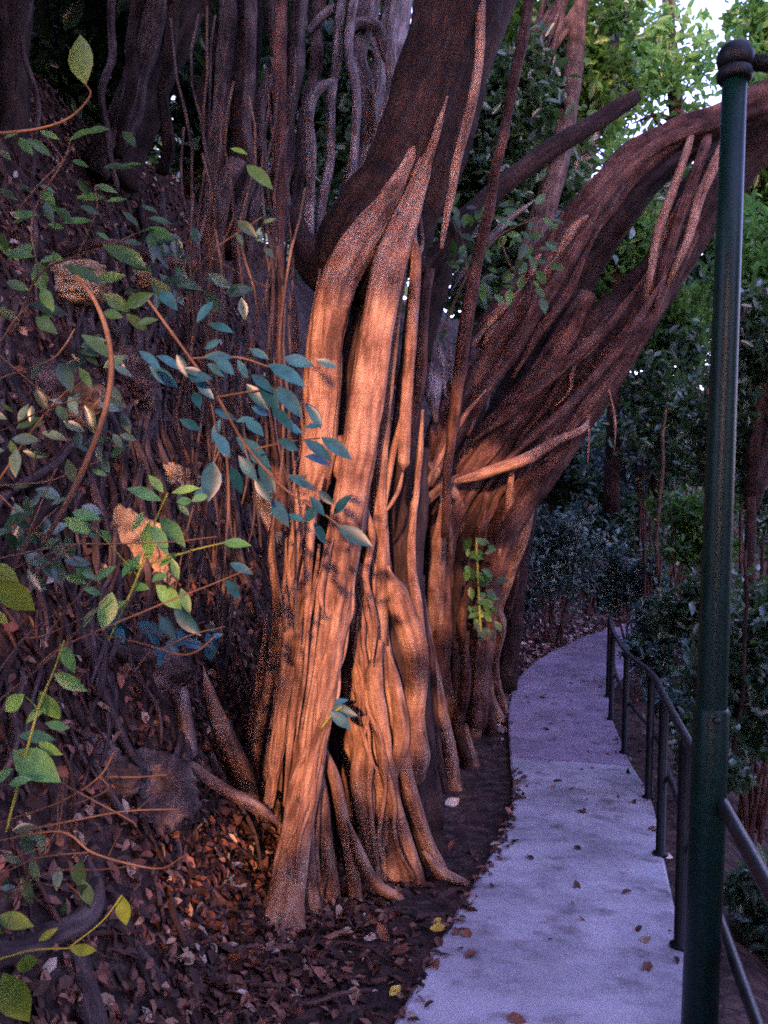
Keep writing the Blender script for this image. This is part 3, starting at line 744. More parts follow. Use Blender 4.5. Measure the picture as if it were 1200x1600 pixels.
D_specs = [
    ([(640, -120, 22), (625, -30, 24), (612, 60, 24), (600, 120, 22), (580, 200, 20), (560, 280, 22), (540, 370, 24)], 7.2, 'trunk', 'bark_grey', False),
    ([(600, -60, 14), (575, 20, 16), (560, 80, 14), (572, 150, 13), (575, 210, 11), (555, 270, 10), (548, 330, 8)], 6.9, 'trunk', 'bark_grey', False),
    ([(540, -60, 8), (530, 30, 8), (528, 110, 8), (520, 200, 8), (505, 300, 9), (500, 380, 9)], 6.8, 'aerial_root', 'bark_grey', False),
    ([(520, 120, 5), (498, 140, 10), (488, 175, 9), (484, 250, 8), (480, 320, 8), (480, 375, 8)], 6.5, 'aerial_root', 'bark_grey', False),
    ([(555, -60, 7), (548, 60, 7), (555, 150, 7), (550, 260, 7), (545, 320, 7)], 6.7, 'aerial_root', 'bark_grey', False),
    ([(500, -60, 10), (495, 50, 10), (488, 120, 9), (470, 220, 9), (462, 330, 8)], 7.0, 'aerial_root', 'bark_mid', False),
    ([(430, -20, 6), (425, 40, 7), (436, 90, 7), (428, 150, 6)], 6.4, 'aerial_root', 'bark_grey', False),
    ([(585, 60, 6), (590, 180, 6), (598, 230, 6), (575, 310, 6)], 6.8, 'aerial_root', 'bark_grey', False),
    ([(480, 50, 6), (510, 30, 8), (545, 10, 9), (600, -20, 10)], 6.9, 'limb', 'bark_grey', False),
    ([(535, 60, 6), (560, 40, 8), (590, 45, 9), (612, 90, 10)], 6.8, 'limb', 'bark_grey', False),
    ([(620, -20, 8), (612, 60, 8), (608, 140, 7), (592, 220, 7), (585, 300, 6)], 6.6, 'aerial_root', 'bark_grey', False),
]
bank_tree('pale grey fig with crooked twisting roots rising behind the great dark limb', D_specs)
E_specs = [
    ([(330, -160, 36), (300, -60, 36), (270, 40, 34), (240, 110, 34), (205, 190, 36), (170, 280, 40)], 7.6, 'trunk', 'bark_dark', False),
    ([(260, -100, 16), (240, 20, 16), (215, 110, 15), (190, 200, 16), (150, 270, 18)], 7.3, 'trunk', 'bark_mid', False),
    ([(220, -80, 8), (205, 40, 8), (200, 140, 8), (180, 240, 8)], 7.2, 'aerial_root', 'bark_dark', False),
    ([(290, -60, 9), (268, 60, 9), (262, 160, 9), (250, 270, 9)], 7.2, 'aerial_root', 'bark_dark', False),
    ([(180, -80, 6), (176, 60, 5), (170, 160, 5), (172, 300, 5)], 7.0, 'aerial_root', 'bark_mid', False),
]
tE = bank_tree('broad dark fig trunk slanting down to the bank behind the big single leaf', E_specs, ((-5.5, 9, 9.5), (3.6, 4, 2.0), 3500, 45, 0.25))
F_specs = [
    ([(25, -120, 24), (22, 20, 24), (20, 120, 24), (8, 240, 26), (0, 340, 30)], 6.2, 'trunk', 'bark_dark', False),
    ([(50, -100, 4), (48, 60, 4), (50, 200, 4), (56, 420, 4)], 5.6, 'aerial_root', 'bark_mid', False),
]
tF = bank_tree('dark upright trunk cut by the photo edge beside the pale sky slits', F_specs)

bank_roots(tC, [(random.uniform(215, 400), random.uniform(380, 640), random.uniform(3, 10)) for _ in range(30)], ['bark_mid', 'bark_dark', 'bark_mid', 'bark_red'])
bank_roots(tE, [(random.uniform(90, 260), random.uniform(300, 800), random.uniform(3, 11)) for _ in range(30)], ['bark_mid', 'bark_dark', 'bark_mid'])
bank_roots(tF, [(random.uniform(-20, 130), random.uniform(330, 900), random.uniform(3, 11)) for _ in range(26)], ['bark_mid', 'bark_dark'])
# slim dark sapling stem in front of the bank
s1 = thing('sapling', 'slim straight purple brown sapling stem rising just left of the orange fig', 'sapling', P(432, 820, 4.3))
part(s1, 'stem', M['bark_red'], X([(440, -80, 11), (437, 100, 11), (438, 250, 11), (432, 400, 12), (432, 550, 11), (430, 650, 11), (436, 760, 11), (440, 830, 10)], 4.4, 4.5, seg=12, flute=0.1, wob=0.01))

# ------------------------------------------------------------------ rocks of the bank
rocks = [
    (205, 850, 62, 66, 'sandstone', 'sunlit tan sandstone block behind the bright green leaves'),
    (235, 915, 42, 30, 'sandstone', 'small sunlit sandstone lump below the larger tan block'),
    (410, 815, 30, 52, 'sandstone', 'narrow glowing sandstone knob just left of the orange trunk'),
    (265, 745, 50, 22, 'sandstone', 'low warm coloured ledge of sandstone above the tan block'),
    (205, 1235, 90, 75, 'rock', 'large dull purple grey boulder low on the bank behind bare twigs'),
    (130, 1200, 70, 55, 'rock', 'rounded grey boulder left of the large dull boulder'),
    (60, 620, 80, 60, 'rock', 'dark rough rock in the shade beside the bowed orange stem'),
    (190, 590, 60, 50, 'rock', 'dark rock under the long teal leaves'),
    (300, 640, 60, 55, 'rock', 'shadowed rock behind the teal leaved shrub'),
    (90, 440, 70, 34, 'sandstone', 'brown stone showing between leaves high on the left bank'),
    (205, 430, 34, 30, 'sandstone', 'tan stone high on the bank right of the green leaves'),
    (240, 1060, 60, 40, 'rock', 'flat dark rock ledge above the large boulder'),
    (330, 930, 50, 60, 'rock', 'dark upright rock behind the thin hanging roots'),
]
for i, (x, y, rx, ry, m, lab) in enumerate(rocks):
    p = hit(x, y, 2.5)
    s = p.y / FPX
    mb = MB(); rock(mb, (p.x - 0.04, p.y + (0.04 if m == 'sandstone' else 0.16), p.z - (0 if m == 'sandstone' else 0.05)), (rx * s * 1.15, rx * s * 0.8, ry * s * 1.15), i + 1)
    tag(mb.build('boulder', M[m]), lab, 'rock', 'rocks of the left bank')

# gnarled surface roots low on the bank
sroots = [
    ([(120, 1340, 16), (150, 1390, 18), (130, 1440, 20), (60, 1470, 22), (-20, 1490, 24)], 'thick pale grey root curling left along the bank foot'),
    ([(130, 1330, 10), (180, 1400, 14), (210, 1480, 13), (215, 1560, 12), (205, 1640, 12)], 'thick root running down beside the lowest yellow green leaf'),
    ([(110, 1490, 26), (125, 1540, 24), (140, 1600, 26), (150, 1680, 28)], 'stout grey root at the lower left corner of the bank'),
    ([(215, 1480, 9), (250, 1530, 10), (280, 1590, 10), (300, 1660, 10)], 'thin dark root trailing across the litter below the bank'),
    ([(270, 1060, 10), (282, 1120, 14), (290, 1190, 10), (282, 1240, 8)], 'curved dark root hanging around the large boulder'),
    ([(150, 1010, 10), (220, 1030, 12), (290, 1020, 10), (340, 1040, 8)], 'dark crosswise root above the flat rock ledge'),
    ([(145, 470, 10), (200, 560, 12), (250, 640, 10), (300, 730, 9)], 'long dark root slanting down the bank behind the teal leaves'),
]
for sp, lab in sroots:
    pts = []; rad = []
    for (x, y, r) in sp:
        p = hit(x, y, 1.8); pts.append(p + Vector((0, -0.03, 0.01))); rad.append(r * p.y / FPX)
    mb = MB(); tube(mb, pts, rad, 12, 7, 0.2, 0.2, 0.03)
    tag(mb.build('bank_root', M['bark_mid']), lab, 'tree root', 'roots over the left bank')

# broken stub with pale tip
e = hit(300, 1190, 2.5)
mb = MB(); px_tube(mb, [(286, 1074, 5), (288, 1085, 8), (292, 1120, 10), (297, 1160, 11), (300, 1200, 13)], e.y - 0.05, e.y, seg=12, flute=0.2)
tag(mb.build('broken_stub', M['bark_grey']), 'short broken branch stub with a pale tip standing on the dark bank', 'stub')

# ------------------------------------------------------------------ shrubs in front of the bank
def px_leaf(mb, b, t, d, wr=0.38, fold=0.25, droop=0.1, dd=None):
    dj = random.uniform(-0.06, 0.06) if dd is None else dd
    p, q = P(b[0], b[1], d), P(t[0], t[1], d + dj)
    fc = Vector((random.uniform(-0.4, 0.4), -1, random.uniform(0.1, 0.9)))
    leaf(mb, p, q, (q - p).length * wr, fc, fold, droop)

def shrub(name, label, cat, d, stems, leaves, leaf_m, stem_m, wr=0.38, loc=None):
    t = thing(name, label, cat, P(*(loc or stems[0][0][:2]), d))
    mb = MB()
    for sp in stems: px_tube(mb, [(x_, y_, r_ * 0.75) for x_, y_, r_ in sp], d, None, 7, 0.1, 0, 6, 0.006)
    mb.build('stem', M[stem_m], t)
    mb = MB()
    for lf in leaves: px_leaf(mb, lf[0], lf[1], d + random.uniform(-0.12, 0.08), lf[2] if len(lf) > 2 else wr)
    mb.build('foliage', M[leaf_m], t)
    return t

def rndleaves(n, x0, y0, x1, y1, lo=28, hi=62, ang=0.5, spread=0.7):
    out = []
    for _ in range(n):
        x, y = random.uniform(x0, x1), random.uniform(y0, y1)
        a = random.gauss(ang, spread); L = random.uniform(lo, hi)
        out.append(((x, y), (x + math.cos(a) * L, y + math.sin(a) * L)))
    return out

teal = [((217, 548), (252, 575)), ((244, 556), (290, 577)), ((233, 571), (278, 606)), ((288, 575), (322, 588)), ((333, 471), (306, 502)),
        ((327, 506), (364, 517)), ((250, 454), (276, 482)), ((306, 596), (334, 622)), ((303, 612), (312, 636)), ((337, 556), (364, 584)),
        ((371, 562), (388, 592)), ((419, 569), (478, 600)), ((406, 594), (436, 643)), ((433, 604), (472, 650)), ((335, 675), (360, 713)),
        ((369, 683), (426, 731)), ((333, 721), (326, 783), .5), ((360, 729), (380, 773)), ((398, 748), (423, 785)), ((467, 748), (492, 766)),
        ((448, 804), (476, 813)), ((502, 683), (551, 716)), ((475, 687), (520, 718)), ((450, 742), (491, 763)), ((490, 817), (511, 851)),
        ((527, 821), (582, 853)), ((483, 775), (509, 806)), ((521, 804), (547, 772)), ((425, 780), (450, 822)), ((385, 600), (420, 640)),
        ((330, 640), (372, 655)), ((280, 655), (316, 672)), ((440, 660), (476, 676)), ((345, 655), (330, 690)), ((350, 560), (330, 590)),
        ((320, 545), (345, 530)), ((390, 545), (420, 560)), ((352, 906), (376, 936)), ((359, 880), (395, 896)), ((272, 951), (312, 993)), ((249, 962), (273, 999))]
teal += rndleaves(26, 270, 540, 500, 790, 30, 52, 0.7, 0.5)
shrub('broadleaf_shrub', 'drooping shrub with long teal blue leaves hanging before the orange trunk', 'shrub', 2.7,
      [[(230, 470, 3), (290, 550, 3), (340, 620, 3), (380, 690, 3), (440, 760, 2.5), (500, 800, 2), (530, 822, 1.5)],
       [(300, 560, 2), (370, 560, 2), (420, 575, 1.5)], [(340, 620, 2), (400, 610, 2), (440, 610, 1.5)], [(330, 620, 2), (340, 680, 2), (335, 720, 1.5)],
       [(400, 700, 2), (450, 690, 2), (500, 685, 1.5)], [(380, 690, 2), (395, 740, 2), (420, 775, 1.5)], [(345, 700, 2), (300, 800, 2), (270, 950, 2)]],
      teal, 'leaf_teal', 'twig')
green = [((198, 764), (256, 780)), ((269, 770), (311, 760)), ((233, 815), (231, 877), .42), ((250, 808), (289, 852)), ((281, 864), (245, 884)),
         ((275, 784), (303, 782)), ((348, 848), (391, 850)), ((100, 810), (142, 833)), ((142, 733), (168, 743)), ((192, 880), (217, 886)),
         ((244, 914), (285, 952), .5), ((175, 925), (160, 985), .5), ((100, 899), (136, 912)), ((240, 820), (262, 866)), ((255, 770), (232, 740)),
         ((225, 800), (205, 830)), ((150, 950), (128, 980)), ((205, 880), (190, 900))]
green += rndleaves(14, 90, 740, 300, 960, 24, 44, 0.4, 0.9)
shrub('leafy_shrub', 'small shrub with bright green leaves in front of the tan sandstone block', 'shrub', 2.5,
      [[(170, 1000, 2.5), (215, 900, 2.5), (240, 820, 2), (262, 770, 2)], [(215, 900, 2), (150, 830, 2), (105, 808, 1.5)], [(235, 880, 2), (300, 860, 2), (350, 848, 1.5)]],
      green, 'leaf_bright', 'green_stem')
low = [((84, 1052), (135, 1081)), ((63, 1080), (92, 1128), .5), ((38, 1085), (4, 1113), .5), ((28, 1150), (88, 1153), .4), ((21, 1174), (92, 1219), .5),
       ((94, 1005), (118, 1053)), ((14, 1225), (48, 1216)), ((70, 1100), (40, 1130)), ((70, 1130), (110, 1138)), ((20, 1200), (-20, 1230)), ((60, 1160), (95, 1180))]
shrub('leafy_shrub', 'low plant with broad mid green leaves at the left edge above the bare twigs', 'shrub', 2.1,
      [[(10, 1300, 3), (40, 1180, 3), (62, 1100, 2.5), (82, 1052, 2), (100, 1000, 1.5)], [(40, 1180, 2), (20, 1172, 1.5)], [(60, 1110, 2), (40, 1090, 1.5)]],
      low, 'leaf_bright', 'green_stem')
corner = [((-4, 1432), (50, 1446), .4), ((108, 1481), (152, 1487), .4), ((190, 1398), (196, 1448), .5), ((5, 1520), (42, 1600), .65), ((-30, 1440), (5, 1460)),
          ((60, 1500), (20, 1512), .4), ((60, 1470), (90, 1450), .35)]
shrub('leafy_shrub', 'sprig with yellow green leaves in the lowest left corner over grey roots', 'shrub', 1.9,
      [[(-20, 1640, 3), (-5, 1540, 2.5), (-5, 1430, 2)], [(-5, 1500, 2), (50, 1485, 1.5), (108, 1481, 1.5)], [(108, 1481, 1.5), (160, 1440, 1.2), (190, 1400, 1)]],
      corner, 'leaf_yellow', 'green_stem')
upper = [((107, 220), (146, 199)), ((62, 205), (93, 216)), ((147, 290), (186, 299)), ((125, 322), (157, 334)), ((230, 355), (272, 373)), ((160, 383), (231, 416)),
         ((100, 414), (163, 441)), ((57, 408), (68, 457), .5), ((44, 474), (109, 490)), ((162, 460), (204, 486), .5), ((0, 380), (20, 402)), ((75, 350), (100, 356)),
         ((70, 315), (82, 346)), ((127, 523), (180, 559)), ((123, 574), (145, 607)), ((360, 232), (387, 239)), ((385, 258), (426, 292)), ((235, 433), (276, 482)),
         ((10, 440), (44, 452)), ((-10, 480), (30, 500)), ((60, 290), (90, 300)), ((0, 235), (18, 250)), ((120, 280), (140, 305)), ((0, 300), (30, 312)), ((30, 215), (50, 240))]
upper += rndleaves(46, -10, 200, 240, 520, 22, 50, 0.3, 0.6)
shrub('leafy_shrub', 'tangled shrub with small green leaves filling the upper left of the bank', 'shrub', 2.9,
      [[(20, 520, 3), (60, 430, 2.5), (120, 400, 2), (170, 384, 1.5)], [(60, 430, 2), (50, 340, 2), (100, 250, 2), (110, 220, 1.5)], [(100, 250, 1.5), (65, 205, 1.2)],
       [(20, 340, 2.2), (60, 290, 2.2), (100, 250, 2), (118, 222, 1.5)], [(120, 400, 2), (150, 330, 1.6), (148, 292, 1.2)], [(170, 384, 1.6), (230, 356, 1.2)]],
      upper, 'leaf', 'twig')
shrub('leafy_shrub', 'single big oval yellow green leaf standing up from a bare twig', 'shrub', 2.0,
      [[(-20, 208, 3), (60, 200, 3), (110, 182, 2.5), (140, 150, 2), (133, 132, 1.5)]],
      [((134, 132), (121, 50), .55)], 'leaf_yellow', 'twig')
shrub('leafy_shrub', 'dim yellow leaf cluster at the left edge above the crossing twigs', 'shrub', 2.0,
      [[(-30, 1000, 2.5), (0, 930, 2), (20, 890, 1.5)]],
      [((-10, 905), (56, 956), .5), ((-20, 880), (30, 930), .5), ((-10, 955), (12, 975), .5)], 'leaf_yellow', 'green_stem')
shrub('leafy_shrub', 'tiny green sprig growing from the foot of the orange trunk', 'shrub', 4.35,
      [[(500, 1140, 3), (520, 1115, 2.5), (535, 1105, 2)]],
      [((512, 1104), (558, 1118), .4), ((515, 1110), (550, 1140), .4), ((518, 1100), (545, 1092), .35)], 'leaf_teal', 'green_stem')
fern = rndleaves(46, 728, 840, 775, 985, 12, 24, 0.9, 0.9)
shrub('climbing_plant', 'bright green climber growing up the roots of the leaning fig', 'climber', 7.15,
      [[(752, 1000, 3), (748, 930, 2.5), (744, 840, 2)]], fern, 'leaf', 'green_stem', .55)

for (x0, y0, x1, y1, d, n, m, lab) in [
        (-20, 540, 190, 720, 3.3, 46, 'leaf_dark', 'dim plant with dark leaves around the bowed stem'),
        (-20, 760, 130, 900, 3.0, 34, 'leaf_dark', 'dim low plant with dark leaves under the dim yellow cluster'),
        (180, 960, 330, 1030, 3.4, 16, 'leaf_teal', 'small dark sprig above the flat ledge of the bank'),
        (-10, 1270, 130, 1420, 2.9, 16, 'leaf_dark', 'sparse dark leaves behind the lowest bare twigs'),
        (230, 330, 420, 470, 4.0, 26, 'leaf_dark', 'thin leafy plant high on the bank under the ribbed trunk')]:
    lv = rndleaves(n, x0, y0, x1, y1, 22, 48, 0.6, 0.9)
    shrub('leafy_shrub', lab, 'shrub', d, [[(x0 + 20, y1 + 30, 2.4), ((x0 + x1) / 2, (y0 + y1) / 2, 2), (x1 - 10, y0 + 10, 1.2)], [((x0 + x1) / 2, (y0 + y1) / 2, 1.6), (x0 + 20, y0 + 15, 1.2)], [((x0 + x1) / 2, (y0 + y1) / 2, 1.6), (x1, y1 - 20, 1.2)]], lv, m, 'twig', 0.42)

shrub('climbing_plant', 'leafy climber tangled in the fork between the great limb and the leaning fig', 'climber', 6.7,
      [[(690, 520, 3), (730, 430, 3), (780, 370, 2.5), (840, 340, 2)], [(730, 430, 2.5), (720, 370, 2), (700, 330, 1.5)], [(780, 370, 2), (800, 420, 1.5), (830, 440, 1.2)]],
      rndleaves(70, 695, 310, 860, 470, 14, 28, 0.6, 0.9), 'leaf', 'twig', .5)

# bowed stem and bare twigs
mb = MB(); px_tube(mb, [(120, 430, 2.5), (146, 466, 3), (166, 515, 4), (174, 570, 4.5), (167, 630, 4.5), (146, 695, 4.5), (115, 765, 4.5), (85, 820, 4), (66, 850, 3.5)], 2.45, None, 9, 0.08)
tag(mb.build('bowed_stem', M['twig']), 'single bowed orange brown stem arching down the left bank', 'stem')
tw = [
    ('fan of bare orange twigs reaching right over the shaded leaves', 2.2, [[(-20, 1110, 3), (0, 1094, 3), (94, 1014, 2.6), (169, 934, 1.8)], [(-10, 1060, 2.5), (37, 995, 2.2), (89, 953, 1.4)],
      [(37, 998, 2), (75, 992, 1.8), (150, 958, 1.2)], [(60, 1040, 2.4), (108, 1005, 2.4), (253, 944, 2.2), (328, 916, 1.8), (396, 888, 1.2)], [(140, 985, 1.6), (168, 1010, 1.2)],
      [(75, 1010, 1.6), (74, 990, 1.4), (120, 930, 1.2), (170, 870, 1)]]),
    ('long thin twig crossing level over the tan sandstone block', 2.3, [[(-20, 878, 2.6), (0, 873, 2.6), (103, 852, 2.4), (170, 850, 2), (260, 848, 1.5), (340, 840, 1.2)], [(50, 896, 2), (137, 837, 2), (183, 771, 1.4)], [(0, 905, 2), (40, 880, 2), (90, 862, 1.6)]]),
    ('bare forked twigs spreading across the large dull boulder', 2.25, [[(-20, 1292, 3.2), (0, 1286, 3.2), (94, 1253, 3), (155, 1213, 2.5), (180, 1172, 1.4)], [(155, 1213, 2.2), (210, 1216, 2), (262, 1213, 1.4)],
      [(89, 1220, 2.4), (197, 1277, 2), (215, 1292, 1.4)], [(30, 1300, 2.5), (61, 1291, 2.4), (187, 1267, 2.2), (278, 1263, 1.5)], [(100, 1215, 1.6), (98, 1260, 1.5), (90, 1320, 1.2)],
      [(155, 1213, 1.6), (168, 1235, 1.4), (115, 1260, 1.2)], [(215, 1266, 1.5), (240, 1240, 1.4), (255, 1222, 1)], [(90, 1255, 1.4), (110, 1215, 1.2)]]),
    ('lowest spray of bare tan twigs at the foot of the left bank', 2.2, [[(-20, 1316, 2.8), (0, 1314, 2.8), (94, 1302, 2.6), (141, 1333, 2.5), (200, 1350, 2.4), (253, 1356, 2), (285, 1337, 1.2)], [(-10, 1372, 2.6), (60, 1342, 2.4), (141, 1333, 2)],
      [(-10, 1402, 2.5), (84, 1361, 2.4), (160, 1358, 2), (220, 1352, 1.4)], [(169, 1340, 1.6), (192, 1296, 1.2)], [(-10, 1502, 2), (50, 1485, 1.8), (100, 1482, 1.2)], [(20, 1400, 1.5), (60, 1380, 1.5), (115, 1395, 1.2)],
      [(0, 1350, 2), (80, 1310, 1.8), (90, 1240, 1.2)]]),
    ('thin curved twig lying across the dark hollow right of the boulders', 2.6, [[(150, 990, 2.5), (225, 1005, 2.5), (281, 1021, 2.2), (309, 1016, 2), (337, 993, 1.4)], [(250, 1013, 1.6), (300, 990, 1.4), (352, 978, 1)]]),
    ('pair of thin brown twigs forking by the bowed stem', 2.5, [[(-20, 598, 2.4), (0, 592, 2.4), (75, 567, 2.2), (100, 545, 2), (118, 515, 1.4)], [(0, 535, 1.8), (20, 505, 1.8), (46, 477, 1.4)], [(0, 676, 2), (70, 640, 2), (125, 622, 1.4)],
      [(-20, 756, 2.2), (71, 752, 2.2), (125, 733, 1.6), (160, 720, 1.2)], [(25, 887, 2.2), (56, 810, 2.2), (87, 733, 1.4)], [(50, 745, 1.6), (66, 660, 1.4), (75, 640, 1)]]),
]
for lab, d, sps in tw:
    mb = MB()
    for sp in sps: px_tube(mb, [(x, y, r * 0.68) for x, y, r in sp], d + random.uniform(-.1, .1), d + random.uniform(-.15, .15), 6, 0.12, 0, 6, 0.008)
    tag(mb.build('bare_twig', M['twig']), lab, 'twig', 'bare twigs before the left bank')

# ------------------------------------------------------------------ leaf litter
def TN(x, y):
    e = 0.05
    return Vector((T(x - e, y) - T(x + e, y), T(x, y - e) - T(x, y + e), 2 * e)).normalized()
pos = []; lnr = []
def litter(n, fx):
    for _ in range(n):
        x, y = fx()
        if interp(LEFT, y) - 0.0 < x < interp(RIGHT, y): continue
        if y < 9 and x > interp(LEFT, y) - 0.45 and random.random() < 0.86: continue
        n_ = TN(x, y)
        pos.append(tuple(Vector((x, y, T(x, y))) + n_ * random.uniform(0.006, 0.03))); lnr.append(tuple(n_))
litter(5200, lambda: (random.gauss(-0.35, 0.45), random.uniform(2.6, 6.2)))
litter(15000, lambda: (random.uniform(-3.6, 0.3), random.uniform(2.4, 10)))
litter(3000, lambda: (random.uniform(-1, 5), random.uniform(8, 22)))
litter(1800, lambda: (random.uniform(1.6, 6), random.uniform(2, 12)))
for _ in range(150):
    y = random.uniform(2.6, 8); x = interp(LEFT, y) + abs(random.gauss(0, 0.05)); pos.append((x, y, path_z(y) + 0.012)); lnr.append((0, 0, 1))
for _ in range(70):
    y = random.uniform(2.6, 12) ; x = lerp(interp(LEFT, y), interp(RIGHT, y), random.random() ** 1.5 if random.random() < 0.5 else 1 - random.random() ** 2)
    pos.append((x, y, path_z(y) + 0.012)); lnr.append((0, 0, 1))
mb = MB(); cloud(mb, np.array(pos), 0.062, aspect=0.55, hang=0, nrm=np.array(lnr), size_var=0.6)
tag(mb.build('leaf_litter', M['litter']), 'brown and reddish dead leaves strewn over soil and bank', 'leaf litter', kind='stuff')
mb = MB(); pp = [(random.gauss(-0.6, 0.28), random.uniform(3.8, 5.4)) for _ in range(900)]
cloud(mb, np.array([(x, y, T(x, y) + random.uniform(0.01, 0.06)) for x, y in pp]), 0.085, up_bias=0.9, aspect=0.5, hang=0)
tag(mb.build('leaf_litter', M['litter']), 'deep drift of larger reddish dead leaves left of the orange trunk foot', 'leaf litter', kind='stuff')

mb = MB()
for k in range(700):
    x, y = (random.uniform(-3.4, 0.1), random.uniform(2.3, 9)) if k % 5 else (random.uniform(0, 4), random.uniform(9, 18))
    if interp(LEFT, y) - 0.1 < x < interp(RIGHT, y) + 0.1: continue
    a = random.uniform(0, 6.28); L = random.uniform(0.1, 0.6); pts = []
    for q in (-1, -0.3, 0.4, 1):
        xx, yy = x + math.cos(a) * L * q / 2 + random.uniform(-.04, .04), y + math.sin(a) * L * q / 2 + random.uniform(-.04, .04)
        pts.append((xx, yy, T(xx, yy) + random.uniform(0.0, 0.05)))
    if any(interp(LEFT, q[1]) < q[0] < interp(RIGHT, q[1]) for q in pts): continue
    r = random.uniform(0.003, 0.013)
    tube(mb, pts, [r, r * 1.2, r, r * 0.6], 6, 4, 0.2)
tag(mb.build('fallen_twigs', M['bark_red']), 'litter of dead twigs and rootlets scattered over bank and slope', 'dead twigs', kind='stuff')

pb_, nb_ = [], []
for _ in range(2200):
    y = random.uniform(9.5, 19); x = interp(LEFT, y) - abs(random.gauss(0.1, 0.9))
    n_ = TN(x, y); pb_.append(tuple(Vector((x, y, T(x, y) + 0.02)) + n_ * 0.02)); nb_.append(tuple(n_))
mb = MB(); cloud(mb, np.array(pb_), 0.1, aspect=0.6, hang=0, nrm=np.array(nb_), size_var=0.5)
tag(mb.build('leaf_litter', M['litter_pale']), 'pinkish pale dead leaves covering the slope at the far bend', 'leaf litter', kind='stuff')

fl = [
    (686, 1470, 13, 'fallen_yellow', 'bright yellow fallen leaf lying on the concrete edge', 0.06),
    (556, 1438, 10, 'fallen_pale', 'round cream fallen leaf under the two thin prop roots', 0.02),
    (580, 1473, 11, 'fallen_pale', 'cream fallen leaf on dark soil halfway from trunk to path', 0.02),
    (478, 1500, 16, 'fallen_yellow', 'large yellowish fallen leaf below the main trunk foot', 0.02),
    (366, 1398, 22, 'fallen_pale', 'big pale oval dead leaf leaning on the litter left of the trunk', 0.05),
    (706, 1260, 12, 'fallen_pale', 'pale pink fallen leaf on soil by the rear roots', 0.02),
    (617, 1556, 10, 'fallen_yellow', 'small olive yellow leaf on the soil beside the path edge', 0.02),
    (533, 1560, 8, 'fallen_pale', 'tiny white fallen leaf on the soil at the bottom', 0.02),
    (510, 1592, 10, 'fallen_pale', 'whitish fallen leaf at the very bottom of the soil', 0.02),
    (846, 1066, 6, 'fallen_pale', 'pale fallen leaf lying on the far concrete slab', 0.06),
    (1040, 1352, 9, 'fallen_pale', 'pale leaf caught at the foot of a railing post', 0.06),
    (683, 1448, 6, 'fallen_yellow', 'tiny yellow green leaf beside the bright yellow one', 0.03),
    (762, 1482, 12, 'litter', 'dark brown curled leaf lying on the near concrete', 0.062),
    (905, 1375, 9, 'litter', 'dark leaf in the middle of the concrete path', 0.062),
    (745, 1546, 9, 'litter', 'dark crumpled leaf near the lower left of the concrete', 0.062),
    (1005, 1520, 8, 'litter', 'dark leaf near the nearest visible railing post', 0.062),
    (870, 1470, 7, 'litter', 'small dark leaf on the concrete between two darker stains', 0.062),
]
for (x, y, r, m, lab, dz) in fl:
    p = hit(x, y, 2); s = p.y / FPX
    mb = MB(); a = random.uniform(0, 6.28); L = r * s * 1.25
    c = Vector((p.x, p.y, p.z + dz))
    dv = Vector((math.cos(a), math.sin(a), 0.15))
    leaf(mb, c - dv * L, c + dv * L, L * 1.2, (0.1, -0.5, 1), 0.35, -0.15)
    tag(mb.build('fallen_leaf', M[m]), lab, 'fallen leaf', 'fallen leaves on path and soil')

# ------------------------------------------------------------------ bushes and trees of the valley side
def bush(label, px, py, rpx, d, n, m, size, flat=1.0, name='bush', loc_z=None):
    c = P(px, py, d); r = rpx * d / FPX
    gz = T(c.x, c.y)
    t = thing(name, label, 'bush', (c.x, c.y, gz), 'bushes beyond the railing')
    mb = MB(); cloud(mb, clumped(c, (r, r * 0.8, r * flat), n, max(12, n // 70), 0.34, 0.6), size); mb.build('foliage', M[m], t)
    mb = MB()
    for k in range(5):
        q = Vector(c) + Vector((random.uniform(-.7, .7) * r, random.uniform(-.5, .5) * r, random.uniform(-.2, .8) * r * flat))
        b0 = Vector((c.x + random.uniform(-.15, .15) * r, c.y + random.uniform(-.15, .15) * r, gz - 0.05))
        tube(mb, [b0, b0.lerp(q, 0.5) + Vector((random.uniform(-.1, .1), 0, 0.1 * r)), q], [0.02 + 0.01 * r, 0.015, 0.006], 6, 5, 0.1)
    mb.build('stem', M['bark_red'], t)
bush('blue green bush at the far bend on the left of the path', 868, 870, 78, 14.5, 2600, 'leaf_grey', 0.13, 1.2)
bush('teal bush pressing against the middle of the railing', 1040, 1010, 75, 11.5, 2400, 'leaf_grey', 0.13, 1.0)
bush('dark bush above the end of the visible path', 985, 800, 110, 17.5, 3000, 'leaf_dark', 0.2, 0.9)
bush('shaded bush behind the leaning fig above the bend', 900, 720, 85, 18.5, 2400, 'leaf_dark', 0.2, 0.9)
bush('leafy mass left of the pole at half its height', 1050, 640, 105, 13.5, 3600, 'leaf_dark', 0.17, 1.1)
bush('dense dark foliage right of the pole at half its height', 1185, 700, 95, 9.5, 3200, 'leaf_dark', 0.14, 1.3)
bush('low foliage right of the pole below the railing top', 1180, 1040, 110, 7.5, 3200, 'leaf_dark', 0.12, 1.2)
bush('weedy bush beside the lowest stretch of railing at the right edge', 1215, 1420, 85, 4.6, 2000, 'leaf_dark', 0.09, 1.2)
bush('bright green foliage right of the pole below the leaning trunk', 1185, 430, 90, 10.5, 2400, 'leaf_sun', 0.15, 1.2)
bush('small bush peeping through the railing behind the nearest posts', 1105, 1190, 60, 7.0, 1300, 'leaf_dark', 0.1, 1.1)
bush('low tangle of shrubs on the slope where the path vanishes', 965, 930, 60, 18, 1500, 'leaf_dark', 0.16, 0.7)
bush('green shrub with light tips beside the pole base of the upper slope', 1080, 830, 70, 12.5, 1800, 'leaf', 0.14, 1.0)

